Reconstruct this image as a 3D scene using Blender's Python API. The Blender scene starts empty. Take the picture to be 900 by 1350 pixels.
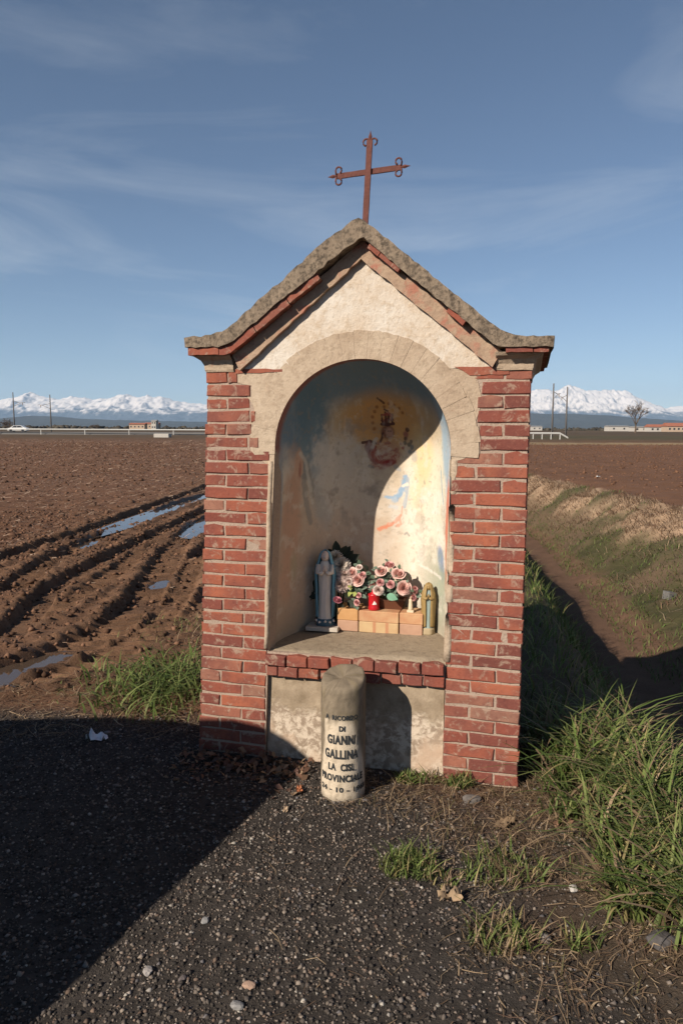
import bpy, bmesh, math, random
import numpy as np
from mathutils import Vector, Matrix, Euler
from mathutils.geometry import delaunay_2d_cdt

random.seed(7)
RNG = np.random.default_rng(11)
sc = bpy.context.scene
COL = sc.collection

# ------------------------------------------------------------------ camera
PITCH = math.radians(6.664)
ROLL = math.radians(0.2)
cam_d = bpy.data.cameras.new('camera')
cam_d.sensor_fit = 'VERTICAL'
cam_d.sensor_height = 24.0
cam_d.lens = 950.0 / 1350.0 * 24.0
cam_d.clip_start = 0.05
cam_d.clip_end = 120000.0
cam = bpy.data.objects.new('camera', cam_d)
COL.objects.link(cam)
cam.location = (0, 0, 1.75)
cam.rotation_euler = (Matrix.Rotation(math.pi / 2 - PITCH, 3, 'X') @ Matrix.Rotation(ROLL, 3, 'Z')).to_euler()
sc.camera = cam

# ------------------------------------------------------------------ world, sun, exposure
SUN_AZ = math.radians(45.5)      # direction the light travels, from +Y towards +X
SUN_EL = math.radians(30.0)
LDIR = Vector((math.sin(SUN_AZ), math.cos(SUN_AZ), 0))
LPERP = Vector((math.cos(SUN_AZ), -math.sin(SUN_AZ), 0))

world = bpy.data.worlds.new('World')
sc.world = world
world.use_nodes = True
wt = world.node_tree
wt.nodes.clear()
def wn(t, **k):
    n = wt.nodes.new(t)
    for a, b in k.items():
        setattr(n, a, b)
    return n
w_out = wn('ShaderNodeOutputWorld')
w_bg = wn('ShaderNodeBackground')
w_bg.inputs['Strength'].default_value = 0.058
sky = wn('ShaderNodeTexSky', sky_type='NISHITA', sun_disc=False, sun_elevation=SUN_EL,
         sun_rotation=SUN_AZ + math.pi, altitude=2600.0, air_density=1.0, dust_density=0.18, ozone_density=1.5)
# thin high cirrus streaks
w_tc = wn('ShaderNodeTexCoord')
w_map = wn('ShaderNodeMapping')
w_map.inputs['Rotation'].default_value = (0.0, 0.18, 0.5)
w_map.inputs['Location'].default_value = (0.7, 1.9, 0.4)
w_map.inputs['Scale'].default_value = (1.1, 1.1, 5.5)
w_n1 = wn('ShaderNodeTexNoise')
w_n1.inputs['Scale'].default_value = 1.7
w_n1.inputs['Detail'].default_value = 7.0
w_n1.inputs['Roughness'].default_value = 0.6
w_n1.inputs['Distortion'].default_value = 0.9
w_r = wn('ShaderNodeMapRange')
w_r.inputs['From Min'].default_value = 0.52
w_r.inputs['From Max'].default_value = 0.85
w_r.inputs['To Max'].default_value = 0.32
w_mix = wn('ShaderNodeMix', data_type='RGBA')
w_mix.inputs['B'].default_value = (8.6, 9.0, 9.3, 1)
wt.links.new(w_tc.outputs['Generated'], w_map.inputs['Vector'])
wt.links.new(w_map.outputs[0], w_n1.inputs['Vector'])
wt.links.new(w_n1.outputs['Fac'], w_r.inputs['Value'])
w_sep = wn('ShaderNodeSeparateXYZ')
wt.links.new(w_tc.outputs['Generated'], w_sep.inputs[0])
w_rz = wn('ShaderNodeMapRange')
w_rz.inputs['From Min'].default_value = 0.08; w_rz.inputs['From Max'].default_value = 0.55
w_rz.inputs['To Min'].default_value = 1.5; w_rz.inputs['To Max'].default_value = 0.35
wt.links.new(w_sep.outputs[2], w_rz.inputs['Value'])
w_mul = wn('ShaderNodeMath', operation='MULTIPLY')
wt.links.new(w_r.outputs[0], w_mul.inputs[0]); wt.links.new(w_rz.outputs[0], w_mul.inputs[1])
wt.links.new(w_mul.outputs[0], w_mix.inputs['Factor'])
wt.links.new(sky.outputs[0], w_mix.inputs['A'])
wt.links.new(w_mix.outputs['Result'], w_bg.inputs['Color'])
wt.links.new(w_bg.outputs[0], w_out.inputs['Surface'])

sun_d = bpy.data.lights.new('sun', 'SUN')
sun_d.energy = 5.0
sun_d.angle = math.radians(0.53)
sun_d.color = (1.0, 0.90, 0.77)
sun = bpy.data.objects.new('sun', sun_d)
COL.objects.link(sun)
travel = Vector((LDIR.x * math.cos(SUN_EL), LDIR.y * math.cos(SUN_EL), -math.sin(SUN_EL)))
sun.rotation_euler = travel.to_track_quat('-Z', 'Y').to_euler()
sun.location = (-8, -8, 9)

vs = sc.view_settings
vs.view_transform = 'Standard'
vs.look = 'None'
vs.exposure = 0.60
vs.gamma = 1.0
vs.use_curve_mapping = False
sc.cycles.use_denoising = True
sc.cycles.max_bounces = 6
sc.cycles.volume_bounces = 1
sc.cycles.sample_clamp_indirect = 4.0

# ------------------------------------------------------------------ helpers
def srgb(r, g, b):
    def f(c):
        c /= 255.0
        return c / 12.92 if c <= 0.04045 else ((c + 0.055) / 1.055) ** 2.4
    return (f(r), f(g), f(b))

_T = np.random.default_rng(5).random((4, 256, 256)).astype(np.float32)
def vnoise(x, y, s=0):
    x = np.asarray(x, dtype=np.float64) + s * 17.3
    y = np.asarray(y, dtype=np.float64) + s * 7.9
    t = _T[s % 4]
    xi = np.floor(x).astype(np.int64); yi = np.floor(y).astype(np.int64)
    fx = x - xi; fy = y - yi
    fx = fx * fx * (3 - 2 * fx); fy = fy * fy * (3 - 2 * fy)
    a = t[xi & 255, yi & 255]; b = t[(xi + 1) & 255, yi & 255]
    c = t[xi & 255, (yi + 1) & 255]; d = t[(xi + 1) & 255, (yi + 1) & 255]
    return (a * (1 - fx) + b * fx) * (1 - fy) + (c * (1 - fx) + d * fx) * fy
def fbm(x, y, o=4, s=0, g=0.5):
    r = 0; a = 1.0; n = 0
    for i in range(o):
        r = r + a * vnoise(x * 2 ** i, y * 2 ** i, s + i); n += a; a *= g
    return r / n
def sstep(a, b, x):
    t = np.clip((x - a) / (b - a), 0, 1)
    return t * t * (3 - 2 * t)

def tag(o, label=None, cat=None, group=None, kind=None):
    if label: o['label'] = label
    if cat: o['category'] = cat
    if group: o['group'] = group
    if kind: o['kind'] = kind
    return o

def link(o, parent=None):
    COL.objects.link(o)
    if parent is not None:
        o.parent = parent
    return o

def mk(name, verts, faces, mat=None, parent=None, smooth=False, col=None):
    me = bpy.data.meshes.new(name)
    verts = np.asarray(verts, dtype=np.float32)
    if isinstance(faces, np.ndarray):
        nf, k = faces.shape
        me.vertices.add(len(verts)); me.vertices.foreach_set('co', verts.ravel())
        me.loops.add(nf * k); me.loops.foreach_set('vertex_index', faces.astype(np.int32).ravel())
        me.polygons.add(nf)
        me.polygons.foreach_set('loop_start', np.arange(0, nf * k, k, dtype=np.int32))
        me.update(calc_edges=True)
        me.validate()
    else:
        me.from_pydata([tuple(v) for v in verts.tolist()], [], faces)
        me.update()
    if col is not None:
        at = me.color_attributes.new('Col', 'FLOAT_COLOR', 'POINT')
        c = np.ones((len(verts), 4), dtype=np.float32); c[:, :col.shape[1]] = col
        at.data.foreach_set('color', c.ravel())
    if smooth:
        me.polygons.foreach_set('use_smooth', np.ones(len(me.polygons), dtype=bool))
    if mat: me.materials.append(mat)
    o = bpy.data.objects.new(name, me)
    return link(o, parent)

def empty(name, loc=(0, 0, 0), rz=0.0, parent=None):
    o = bpy.data.objects.new(name, None)
    o.empty_display_size = 0.1
    o.location = loc; o.rotation_euler = (0, 0, rz)
    return link(o, parent)

def from_bm(name, bm, mat=None, parent=None, smooth=False):
    bmesh.ops.recalc_face_normals(bm, faces=bm.faces[:])
    me = bpy.data.meshes.new(name)
    bm.to_mesh(me); bm.free()
    if smooth:
        me.polygons.foreach_set('use_smooth', np.ones(len(me.polygons), dtype=bool))
    if mat: me.materials.append(mat)
    return link(bpy.data.objects.new(name, me), parent)

def bbox_bm(x0, x1, y0, y1, z0, z1, bev=0.0, seg=1, bm=None):
    b = bm or bmesh.new()
    r = bmesh.ops.create_cube(b, size=1.0)
    vs_ = r['verts']
    for v in vs_:
        v.co = Vector(((x0 + x1) / 2 + v.co.x * (x1 - x0), (y0 + y1) / 2 + v.co.y * (y1 - y0), (z0 + z1) / 2 + v.co.z * (z1 - z0)))
    if bev:
        es = list({e for v in vs_ for e in v.link_edges})
        bmesh.ops.bevel(b, geom=es, offset=bev, segments=seg, affect='EDGES', profile=0.5)
    return b

def box(name, x0, x1, y0, y1, z0, z1, mat, parent=None, bev=0.0, seg=1):
    return from_bm(name, bbox_bm(x0, x1, y0, y1, z0, z1, bev, seg), mat, parent)

def prism(name, poly, y0, y1, mat, parent=None, hole=None, wob=0.0):
    """poly: list of (u,z); extruded along y. hole: list of (u,z)."""
    rings = [poly] + ([hole] if hole else [])
    pts = []; edges = []
    for r in rings:
        s = len(pts)
        pts += [Vector(p) for p in r]
        edges += [(s + i, s + (i + 1) % len(r)) for i in range(len(r))]
    v2, e2, f2, *_ = delaunay_2d_cdt(pts, edges, [], 0, 1e-6)
    def inside(p, r):
        c = False; j = len(r) - 1
        for i in range(len(r)):
            if ((r[i][1] > p[1]) != (r[j][1] > p[1])) and (p[0] < (r[j][0] - r[i][0]) * (p[1] - r[i][1]) / (r[j][1] - r[i][1]) + r[i][0]):
                c = not c
            j = i
        return c
    fs = []
    for f in f2:
        cx = sum(v2[i][0] for i in f) / len(f); cz = sum(v2[i][1] for i in f) / len(f)
        if inside((cx, cz), poly) and not (hole and inside((cx, cz), hole)):
            fs.append(list(f))
    n = len(v2)
    V = [(p[0], y0, p[1]) for p in v2] + [(p[0], y1, p[1]) for p in v2]
    F = [f for f in fs] + [[i + n for i in reversed(f)] for f in fs]
    cnt = {}
    for f in fs:
        for i in range(len(f)):
            a, b = f[i], f[(i + 1) % len(f)]
            cnt[(a, b)] = 1
    for (a, b) in cnt:
        if (b, a) not in cnt:
            F.append([b, a, a + n, b + n])
    bm = bmesh.new()
    bv = [bm.verts.new(p) for p in V]
    for f in F:
        try: bm.faces.new([bv[i] for i in f])
        except ValueError: pass
    return from_bm(name, bm, mat, parent)

def tube_bm(bm, pts, radii, n=6, cap=True):
    rings = []
    pts = [Vector(p) for p in pts]
    for i, p in enumerate(pts):
        d = (pts[min(i + 1, len(pts) - 1)] - pts[max(i - 1, 0)])
        if d.length < 1e-9: d = Vector((0, 0, 1))
        q = d.to_track_quat('Z', 'Y')
        r = radii[i] if hasattr(radii, '__len__') else radii
        rings.append([bm.verts.new(p + q @ Vector((math.cos(2 * math.pi * k / n) * r, math.sin(2 * math.pi * k / n) * r, 0))) for k in range(n)])
    for a, b in zip(rings, rings[1:]):
        for k in range(n):
            bm.faces.new((a[k], a[(k + 1) % n], b[(k + 1) % n], b[k]))
    if cap:
        bm.faces.new(list(reversed(rings[0]))); bm.faces.new(rings[-1])
    return bm

# ------------------------------------------------------------------ materials
class NT:
    def __init__(s, name):
        s.m = bpy.data.materials.new(name); s.m.use_nodes = True
        s.t = s.m.node_tree; s.t.nodes.clear()
        s.out = s.n('ShaderNodeOutputMaterial')
    def n(s, t, ins=None, **k):
        nd = s.t.nodes.new(t)
        for a, b in k.items(): setattr(nd, a, b)
        for a, b in (ins or {}).items():
            if isinstance(b, bpy.types.NodeSocket): s.t.links.new(b, nd.inputs[a])
            else: nd.inputs[a].default_value = b
        return nd
    def noise(s, vec, scale, detail=4, rough=0.55, dist=0.0):
        return s.n('ShaderNodeTexNoise', {'Vector': vec, 'Scale': scale, 'Detail': detail, 'Roughness': rough, 'Distortion': dist}).outputs['Fac']
    def ramp(s, fac, lo, hi, a=0.0, b=1.0):
        return s.n('ShaderNodeMapRange', {'Value': fac, 'From Min': lo, 'From Max': hi, 'To Min': a, 'To Max': b}).outputs[0]
    def mix(s, fac, a, b, mode='MIX'):
        def c(x): return x if isinstance(x, bpy.types.NodeSocket) else (*x, 1) if len(x) == 3 else x
        return s.n('ShaderNodeMix', {'Factor': fac, 'A': c(a), 'B': c(b)}, data_type='RGBA', blend_type=mode).outputs['Result']
    def math(s, op, a, b=0.0):
        nd = s.t.nodes.new('ShaderNodeMath'); nd.operation = op
        for i, v in enumerate((a, b)):
            if isinstance(v, bpy.types.NodeSocket): s.t.links.new(v, nd.inputs[i])
            else: nd.inputs[i].default_value = v
        return nd.outputs[0]
    def obj(s):
        return s.n('ShaderNodeTexCoord').outputs['Object']
    def wpos(s):
        return s.n('ShaderNodeNewGeometry').outputs['Position']
    def rand(s):
        return s.n('ShaderNodeObjectInfo').outputs['Random']
    def attr(s, name='Col'):
        return s.n('ShaderNodeAttribute', attribute_name=name).outputs['Color']
    def bump(s, h, strength=0.5, dist=0.01, prev=None):
        ins = {'Height': h, 'Strength': strength, 'Distance': dist}
        if prev is not None: ins['Normal'] = prev
        return s.n('ShaderNodeBump', ins).outputs[0]
    def bsdf(s, color, rough=0.85, normal=None, spec=0.3, metal=0.0, **extra):
        b = s.n('ShaderNodeBsdfPrincipled')
        if isinstance(color, bpy.types.NodeSocket): s.t.links.new(color, b.inputs['Base Color'])
        else: b.inputs['Base Color'].default_value = (*color, 1)
        if isinstance(rough, bpy.types.NodeSocket): s.t.links.new(rough, b.inputs['Roughness'])
        else: b.inputs['Roughness'].default_value = rough
        b.inputs['Specular IOR Level'].default_value = spec
        b.inputs['Metallic'].default_value = metal
        if normal is not None: s.t.links.new(normal, b.inputs['Normal'])
        for k, v in extra.items(): b.inputs[k].default_value = v
        s.t.links.new(b.outputs[0], s.out.inputs['Surface'])
        return s.m

def simple(name, c, rough=0.7, spec=0.3, metal=0.0, var=0.15, scale=30, bump=0.0, **ex):
    t = NT(name); v = t.obj()
    f = t.noise(v, scale, 4)
    c2 = tuple(x * (1 - var) for x in c); c3 = tuple(min(1, x * (1 + var)) for x in c)
    col = t.mix(f, c2, c3)
    nb = t.bump(f, bump, 0.01) if bump else None
    return t.bsdf(col, rough, nb, spec, metal, **ex)

def mat_brick():
    t = NT('old_red_brick'); p = t.wpos(); r = t.rand()
    n1 = t.noise(p, 9, 4); n2 = t.noise(p, 60, 5, 0.65); n3 = t.noise(p, 18, 5, 0.7, 0.6); n4 = t.noise(p, 220, 3)
    base = t.n('ShaderNodeValToRGB', {'Fac': r})
    cr = base.color_ramp
    cr.elements[0].position = 0.0; cr.elements[0].color = (0.135, 0.046, 0.036, 1)
    cr.elements[1].position = 1.0; cr.elements[1].color = (0.250, 0.150, 0.108, 1)
    for pos, c in ((0.12, (0.200, 0.058, 0.040)), (0.35, (0.245, 0.074, 0.047)), (0.60, (0.310, 0.100, 0.056)), (0.78, (0.225, 0.080, 0.056)), (0.92, (0.290, 0.118, 0.075))):
        e = cr.elements.new(pos); e.color = (*c, 1)
    c = t.mix(t.ramp(n1, 0.35, 0.75), base.outputs[0], (0.145, 0.052, 0.042))
    c = t.mix(t.ramp(n2, 0.55, 0.75, 0, 0.6), c, (0.29, 0.125, 0.085))
    c = t.mix(t.ramp(n3, 0.55, 0.66, 0, 0.8), c, (0.32, 0.225, 0.165))      # mortar smear
    c = t.mix(t.ramp(n4, 0.66, 0.75, 0, 0.35), c, (0.38, 0.32, 0.26))        # pale specks
    c = t.mix(t.ramp(n2, 0.3, 0.42, 0.45, 0), c, (0.07, 0.03, 0.027))
    nb = t.bump(n2, 0.5, 0.006); nb = t.bump(n4, 0.35, 0.002, nb)
    return t.bsdf(c, 0.92, nb, 0.15)

def mat_mortar():
    t = NT('lime_mortar'); p = t.wpos()
    n1 = t.noise(p, 7, 4); n2 = t.noise(p, 90, 4, 0.65)
    c = t.mix(n1, (0.28, 0.205, 0.158), (0.39, 0.30, 0.235))
    c = t.mix(t.ramp(n2, 0.52, 0.75, 0, 0.7), c, (0.16, 0.095, 0.07))
    return t.bsdf(c, 0.95, t.bump(n2, 0.7, 0.008), 0.1)

def mat_plaster(name, a, b, stain, red=None, red_amt=0.0, grain=1.0):
    K = 0.80; a, b, stain = [tuple(x * K for x in q) for q in (a, b, stain)]
    red = tuple(x * K for x in red) if red else None
    t = NT(name); p = t.wpos()
    n1 = t.noise(p, 4, 5, 0.6); n2 = t.noise(p, 26, 5, 0.65); n3 = t.noise(p, 160, 4, 0.7); n4 = t.noise(p, 9, 5, 0.65, 0.5)
    c = t.mix(t.ramp(n1, 0.35, 0.68), a, b)
    c = t.mix(t.ramp(n2, 0.48, 0.70, 0, 0.75), c, stain)
    n5 = t.noise(p, 70, 4, 0.7)
    c = t.mix(t.ramp(n5, 0.56, 0.72, 0, 0.45 * grain), c, tuple(x * 0.6 for x in stain))
    c = t.mix(t.ramp(n5, 0.28, 0.42, 0.35 * grain, 0), c, tuple(min(1, x * 1.25) for x in b))
    if red: c = t.mix(t.ramp(n4, 0.62 - red_amt, 0.74 - red_amt, 0, 0.8), c, red)
    c = t.mix(t.ramp(n3, 0.62, 0.72, 0, 0.35 * grain), c, tuple(x * 0.35 for x in stain))
    c = t.mix(t.ramp(n3, 0.28, 0.36, 0.3 * grain, 0), c, tuple(min(1, x * 1.35) for x in b))
    nb = t.bump(n2, 0.45, 0.012); nb = t.bump(n5, 0.5, 0.006, nb); nb = t.bump(n3, 0.5 * grain, 0.003, nb)
    return t.bsdf(c, 0.93, nb, 0.12)

def mat_concrete(name='weathered_concrete', a=(0.165, 0.125, 0.09), b=(0.26, 0.20, 0.145), dark=(0.07, 0.056, 0.043)):
    t = NT(name); p = t.wpos()
    n1 = t.noise(p, 6, 5); n2 = t.noise(p, 45, 5, 0.7); n3 = t.noise(p, 240, 3, 0.7)
    v = t.n('ShaderNodeTexVoronoi', {'Vector': p, 'Scale': 130.0}).outputs['Distance']
    c = t.mix(n1, a, b)
    c = t.mix(t.ramp(n2, 0.46, 0.62, 0, 0.85), c, dark)
    c = t.mix(t.ramp(n3, 0.62, 0.72, 0, 0.5), c, (0.42, 0.37, 0.30))
    c = t.mix(t.ramp(n2, 0.25, 0.38, 0.6, 0), c, (0.33, 0.27, 0.20))
    nb = t.bump(n2, 0.6, 0.012); nb = t.bump(v, 0.35, 0.004, nb)
    return t.bsdf(c, 0.95, nb, 0.1)

def mat_attr(name, rough=0.9, spec=0.15, nscale=120, nvar=0.25, bump=0.4, bdist=0.004, transl=0.0, sheen=0.0):
    t = NT(name); p = t.wpos()
    n = t.noise(p, nscale, 4, 0.65)
    c = t.mix(1.0, t.attr(), t.mix(n, (1 - nvar,) * 3, (1 + nvar,) * 3), 'MULTIPLY')
    nb = t.bump(n, bump, bdist) if bump else None
    m = t.bsdf(c, rough, nb, spec)
    if transl:
        b = [x for x in t.t.nodes if x.type == 'BSDF_PRINCIPLED'][0]
        tr = t.n('ShaderNodeBsdfTranslucent', {'Color': c})
        mx = t.n('ShaderNodeMixShader', {'Fac': transl})
        t.t.links.new(b.outputs[0], mx.inputs[1]); t.t.links.new(tr.outputs[0], mx.inputs[2])
        t.t.links.new(mx.outputs[0], t.out.inputs['Surface'])
    return m

M_BRICK = mat_brick()
M_MORTAR = mat_mortar()
M_TAN = mat_plaster('tan_lime_plaster', (0.44, 0.33, 0.235), (0.56, 0.445, 0.33), (0.34, 0.25, 0.175), (0.40, 0.20, 0.14), -0.03)
M_CREAM = mat_plaster('cream_gable_plaster', (0.62, 0.51, 0.40), (0.73, 0.67, 0.59), (0.50, 0.375, 0.26))
M_TRIM = mat_plaster('flaking_red_trim_plaster', (0.40, 0.27, 0.185), (0.47, 0.345, 0.245), (0.27, 0.175, 0.125), (0.42, 0.165, 0.115), 0.10)
M_CONC = mat_concrete()
M_SILL = mat_plaster('worn_sill_mortar', (0.30, 0.235, 0.165), (0.38, 0.305, 0.22), (0.21, 0.16, 0.115))
M_IRON = simple('rusty_iron', (0.115, 0.042, 0.032), 0.8, 0.25, 0.0, 0.45, 60, 0.4)

# ------------------------------------------------------------------ terrain
RUTS = [  # polyline, half width, depth, lug pitch
    ([(-4.45, 8.6), (-4.6, 9.6), (-4.55, 10.5), (-4.4, 11.8), (-4.3, 13.6), (-4.2, 16), (-4.0, 21), (-4.2, 30), (-4.6, 60)], 0.17, 0.10, 0.0),
    ([(-3.5, 7.4), (-3.75, 8.6), (-3.9, 10.0), (-3.87, 11.7), (-3.8, 14.5), (-3.5, 18.6), (-3.4, 30), (-3.6, 60)], 0.19, 0.12, 0.16),
    ([(-2.75, 5.6), (-2.98, 6.75), (-3.18, 7.9), (-3.2, 8.6), (-3.15, 10.2), (-3.1, 11.7), (-2.9, 15), (-2.8, 22)], 0.15, 0.10, 0.0),
    ([(-3.1, 5.4), (-2.9, 6.0), (-2.79, 6.5), (-2.72, 7.5), (-2.75, 9.0), (-2.85, 10.2), (-2.8, 12.5)], 0.14, 0.07, 0.15),
    ([(-2.35, 5.0), (-2.14, 5.66), (-2.01, 6.2), (-2.03, 7.2), (-2.2, 8.6), (-2.52, 10.9), (-2.55, 13.6), (-2.3, 18), (-2.0, 30)], 0.20, 0.11, 0.15),
    ([(-2.75, 4.45), (-2.31, 4.74), (-2.08, 4.9), (-1.84, 5.32), (-1.66, 6.2), (-1.72, 7.6), (-1.98, 9.6), (-1.9, 13), (-1.5, 22)], 0.15, 0.10, 0.14),
    ([(-1.75, 4.75), (-1.56, 5.5), (-1.46, 6.1), (-1.38, 7.0), (-1.4, 9.0)], 0.13, 0.06, 0.0),
]
PUDDLES = [  # centre, rx, ry, tilt
    ((-2.42, 5.10), 0.21, 0.46, 0.35, -0.050),
    ((-3.80, 15.4), 0.25, 3.5, 0.085, -0.040),
    ((-2.50, 13.1), 0.30, 1.3, -0.03, -0.040),
    ((-3.86, 11.0), 0.15, 0.30, 0.0, -0.055),
    ((-2.06, 8.15), 0.13, 0.24, 0.0, -0.060),
]
def ditch_c(y): return 3.55 + 0.139 * (np.minimum(y, 18) - 9.1) + 0.02 * np.maximum(y - 18, 0)
def ground_data(X, Y, want_col=True):
    shp = X.shape
    big = np.maximum(np.abs(X), np.abs(Y))
    near = (big < 90)
    Z = np.zeros(shp)
    # soft relief
    Z += (fbm(X * 0.35, Y * 0.35, 3, 1) - 0.5) * 0.05 * sstep(3.6, 7, Y) * (big < 400)
    # gravel lay-by: small lumps
    grav = (1 - sstep(4.05, 4.45, Y + 0.5 * (fbm(X * 2, Y * 2, 3, 2) - 0.5))) * (1 - sstep(0.55, 1.35, X + (Y - 2.6) * 0.30 + 1.0 * (fbm(X * 1.8, Y * 1.8, 4, 3) - 0.5)))
    Z += (fbm(X * 22, Y * 22, 3, 0, 0.6) - 0.5) * 0.014 * (big < 12)
    # verge swells a little at the right where the grass stands
    Z += 0.07 * sstep(0.9, 1.5, X) * (1 - sstep(3.6, 5, Y)) * (Y > -5)
    # drop in front of / beside the shrine foot
    # ditch
    xc = ditch_c(np.clip(Y, -5, 300)); xn = np.minimum(1.7 + 0.105 * (np.clip(Y, 0, 300) - 4), xc - 1.3); xt = np.clip(7.3 - 0.06 * (Y - 15), 3.0, 8.2) + np.clip(Y - 28, 0, 300) * 0.19
    wob = (fbm(X * 0.9 + 5, Y * 0.9, 4, 2) - 0.5)
    near_b = sstep(xn, xc - 0.34, X + 0.25 * wob)
    far_b = sstep(xc + 0.24, xt, X + 0.5 * wob)
    dz = -1.10 * near_b + (1.25 * far_b ** 0.85)
    act = (sstep(-6, -2, Y)) * (1 - sstep(120, 200, Y))
    Z += dz * act
    Z -= 0.15 * sstep(10, 25, X) * act * (far_b > 0.99)
    bank = far_b * (1 - sstep(0.90, 1.0, far_b)) * act
    Z += (fbm(X * 3.1, Y * 3.1, 4, 1) - 0.5) * 0.30 * np.sqrt(np.clip(bank, 0, 1)) * (big < 60)
    fieldR = far_b * act * (far_b > 0.985)
    # field on the left, ploughed stubble with clods
    fl = sstep(4.3, 5.2, Y) * (1 - sstep(0.2, 1.2, X - 0.1 * (Y - 4)))
    fl = fl * (big < 400)
    cl = fbm(X * 5.5, Y * 5.5, 4, 3, 0.6) - 0.5
    Z += fl * cl * 0.085 * sstep(4.3, 6.5, Y) * (1 - 0.5 * sstep(40, 120, Y))
    Z += (fieldR > 0) * (fbm(X * 3.0, Y * 3.0, 3, 2, 0.6) - 0.5) * 0.16 * (big < 200)
    # ruts
    rutm = np.zeros(shp); trackm = np.zeros(shp)
    reg = (X > -6.5) & (X < 0.2) & (Y > 4.0) & (Y < 62)
    x = X[reg]; y = Y[reg]
    if x.size:
        zz = np.zeros(x.size); zb = np.zeros(x.size); rm = np.zeros(x.size); tm = np.zeros(x.size)
        lump = fbm(x * 9, y * 9, 3, 1, 0.6)
        for pl, hw, dep, lug in RUTS:
            best = np.full(x.size, 9.0); sgn = np.zeros(x.size); al = np.zeros(x.size); acc = 0.0
            for (ax, ay), (bx, by) in zip(pl, pl[1:]):
                L = math.hypot(bx - ax, by - ay)
                t = np.clip(((x - ax) * (bx - ax) + (y - ay) * (by - ay)) / L / L, 0, 1)
                dx = x - ax - t * (bx - ax); dy = y - ay - t * (by - ay)
                d = np.hypot(dx, dy)
                m = d < best
                best[m] = d[m]; al[m] = acc + t[m] * L
                sgn[m] = np.sign((bx - ax) * dy - (by - ay) * dx)[m]
                acc += L
            r = (best + 0.08 * (lump - 0.5)) / hw
            ends = sstep(0, 0.7, al) * (1 - sstep(acc - 2.0, acc, al))
            inn = 1 - sstep(0.75, 1.15, r)
            berm = np.exp(-((r - 1.45) / 0.38) ** 2)
            z1 = -0.80 * dep * inn
            zb = np.maximum(zb, berm * ends * (0.016 + 0.045 * np.clip(lump - 0.40, 0, 1)))
            if lug:
                z1 += inn * 0.042 * sstep(-0.2, 0.5, np.sin((al + 0.5 * best * sgn) / lug * 2 * math.pi)) * (fbm(x * 1.3, y * 1.3, 2, 2) > 0.42)
            zz = np.minimum(zz, z1 * ends)
            rm = np.maximum(rm, inn * ends); tm = np.maximum(tm, np.exp(-(r / 2.6) ** 2) * ends)
        cur = Z[reg]
        zz = zz + zb * (1 - rm) + tm * (0.030 * (1 - np.abs(2 * fbm(x * 6, y * 6, 3, 2, 0.6) - 1)) - 0.018 + 0.040 * (fbm(x * 15, y * 15, 2, 0) - 0.5)) * (1 - 0.6 * rm)
        Z[reg] = cur * (1 - 0.75 * rm) + zz
        rutm[reg] = rm; trackm[reg] = tm
    wet = np.zeros(shp)
    for (px, py), rx, ry, ti, lev in PUDDLES:
        m = (np.abs(X - px) < 2) & (np.abs(Y - py) < ry + 1.5)
        if not m.any(): continue
        dx = X[m] - px - ti * (Y[m] - py); dy = Y[m] - py
        q = np.sqrt((dx / rx) ** 2 + (dy / ry) ** 2) + 0.35 * (fbm(X[m] * 5, Y[m] * 5, 3, 1) - 0.5)
        inn = 1 - sstep(0.75, 1.1, q)
        Z[m] = Z[m] * (1 - inn) + (lev - 0.03) * inn
        wet[m] = np.maximum(wet[m], 1 - sstep(0.9, 1.8, q))
    if not want_col:
        return Z
    # ---- pigment
    def C(*c): return np.array(c)[None, :]
    n1 = fbm(X * 1.3, Y * 1.3, 4, 0)[..., None]; n2 = fbm(X * 7, Y * 7, 4, 1, 0.6)[..., None]; n3 = fbm(X * 0.15, Y * 0.15, 4, 2)[..., None]
    soilL = C(0.140, 0.070, 0.039) * (0.55 + 0.9 * n2) * (0.75 + 0.5 * n1)
    soilL = soilL * (1 - 0.25 * sstep(0.35, 0.75, n3)) + C(0.165, 0.088, 0.055) * 0.25 * sstep(0.35, 0.75, n3)
    mud = C(0.142, 0.078, 0.045) * (0.45 + 1.1 * n2) * (0.75 + 0.5 * n1)
    col = soilL
    # distant plain: bands of fields
    far = sstep(70, 140, big)[..., None]
    band = fbm(X * 0.002 + 3, Y * 0.02, 3, 1)[..., None]
    plain = C(0.095, 0.064, 0.037) * (0.6 + 0.8 * band) ; plain = plain + C(0.0, 0.022, 0.0) * sstep(0.5, 0.7, band)
    olive = ((Y > 95) & (Y < 175))[..., None] * (C(0.092, 0.060, 0.034) * (X < 8)[..., None] + C(0.075, 0.060, 0.030) * (X >= 8)[..., None])
    plain = np.where(((Y > 95) & (Y < 175))[..., None], olive * (0.7 + 0.6 * n2), plain)
    col = col * (1 - far) + plain * far
    fr = (fieldR[..., None] > 0) & (big < 90)[..., None]
    col = np.where(fr, C(0.150, 0.076, 0.043) * (0.72 + 0.5 * n2) * (0.8 + 0.4 * n1), col)
    straw = ((Y > 78) & (Y < 92) & (X > 5))[..., None]
    col = np.where(straw, C(0.25, 0.18, 0.10) * (0.6 + 0.8 * n2), col)
    tr = np.clip(trackm * 1.2, 0, 1)[..., None]
    col = col * (1 - tr) + mud * tr
    col = col * (1 - 0.45 * wet[..., None])
    # verge / bank
    verge = (sstep(0.0, 0.5, X - 0.45) * act * (X < 40) * (1 - (fieldR > 0)) * (Y < 90))[..., None]
    green = sstep(0.42, 0.62, fbm(X * 1.1, Y * 1.1, 4, 3))[..., None]
    vg = C(0.115, 0.078, 0.048) * (1 - green) + C(0.060, 0.054, 0.024) * green
    vg = vg * (0.65 + 0.7 * n2)
    col = col * (1 - verge) + vg * verge
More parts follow.
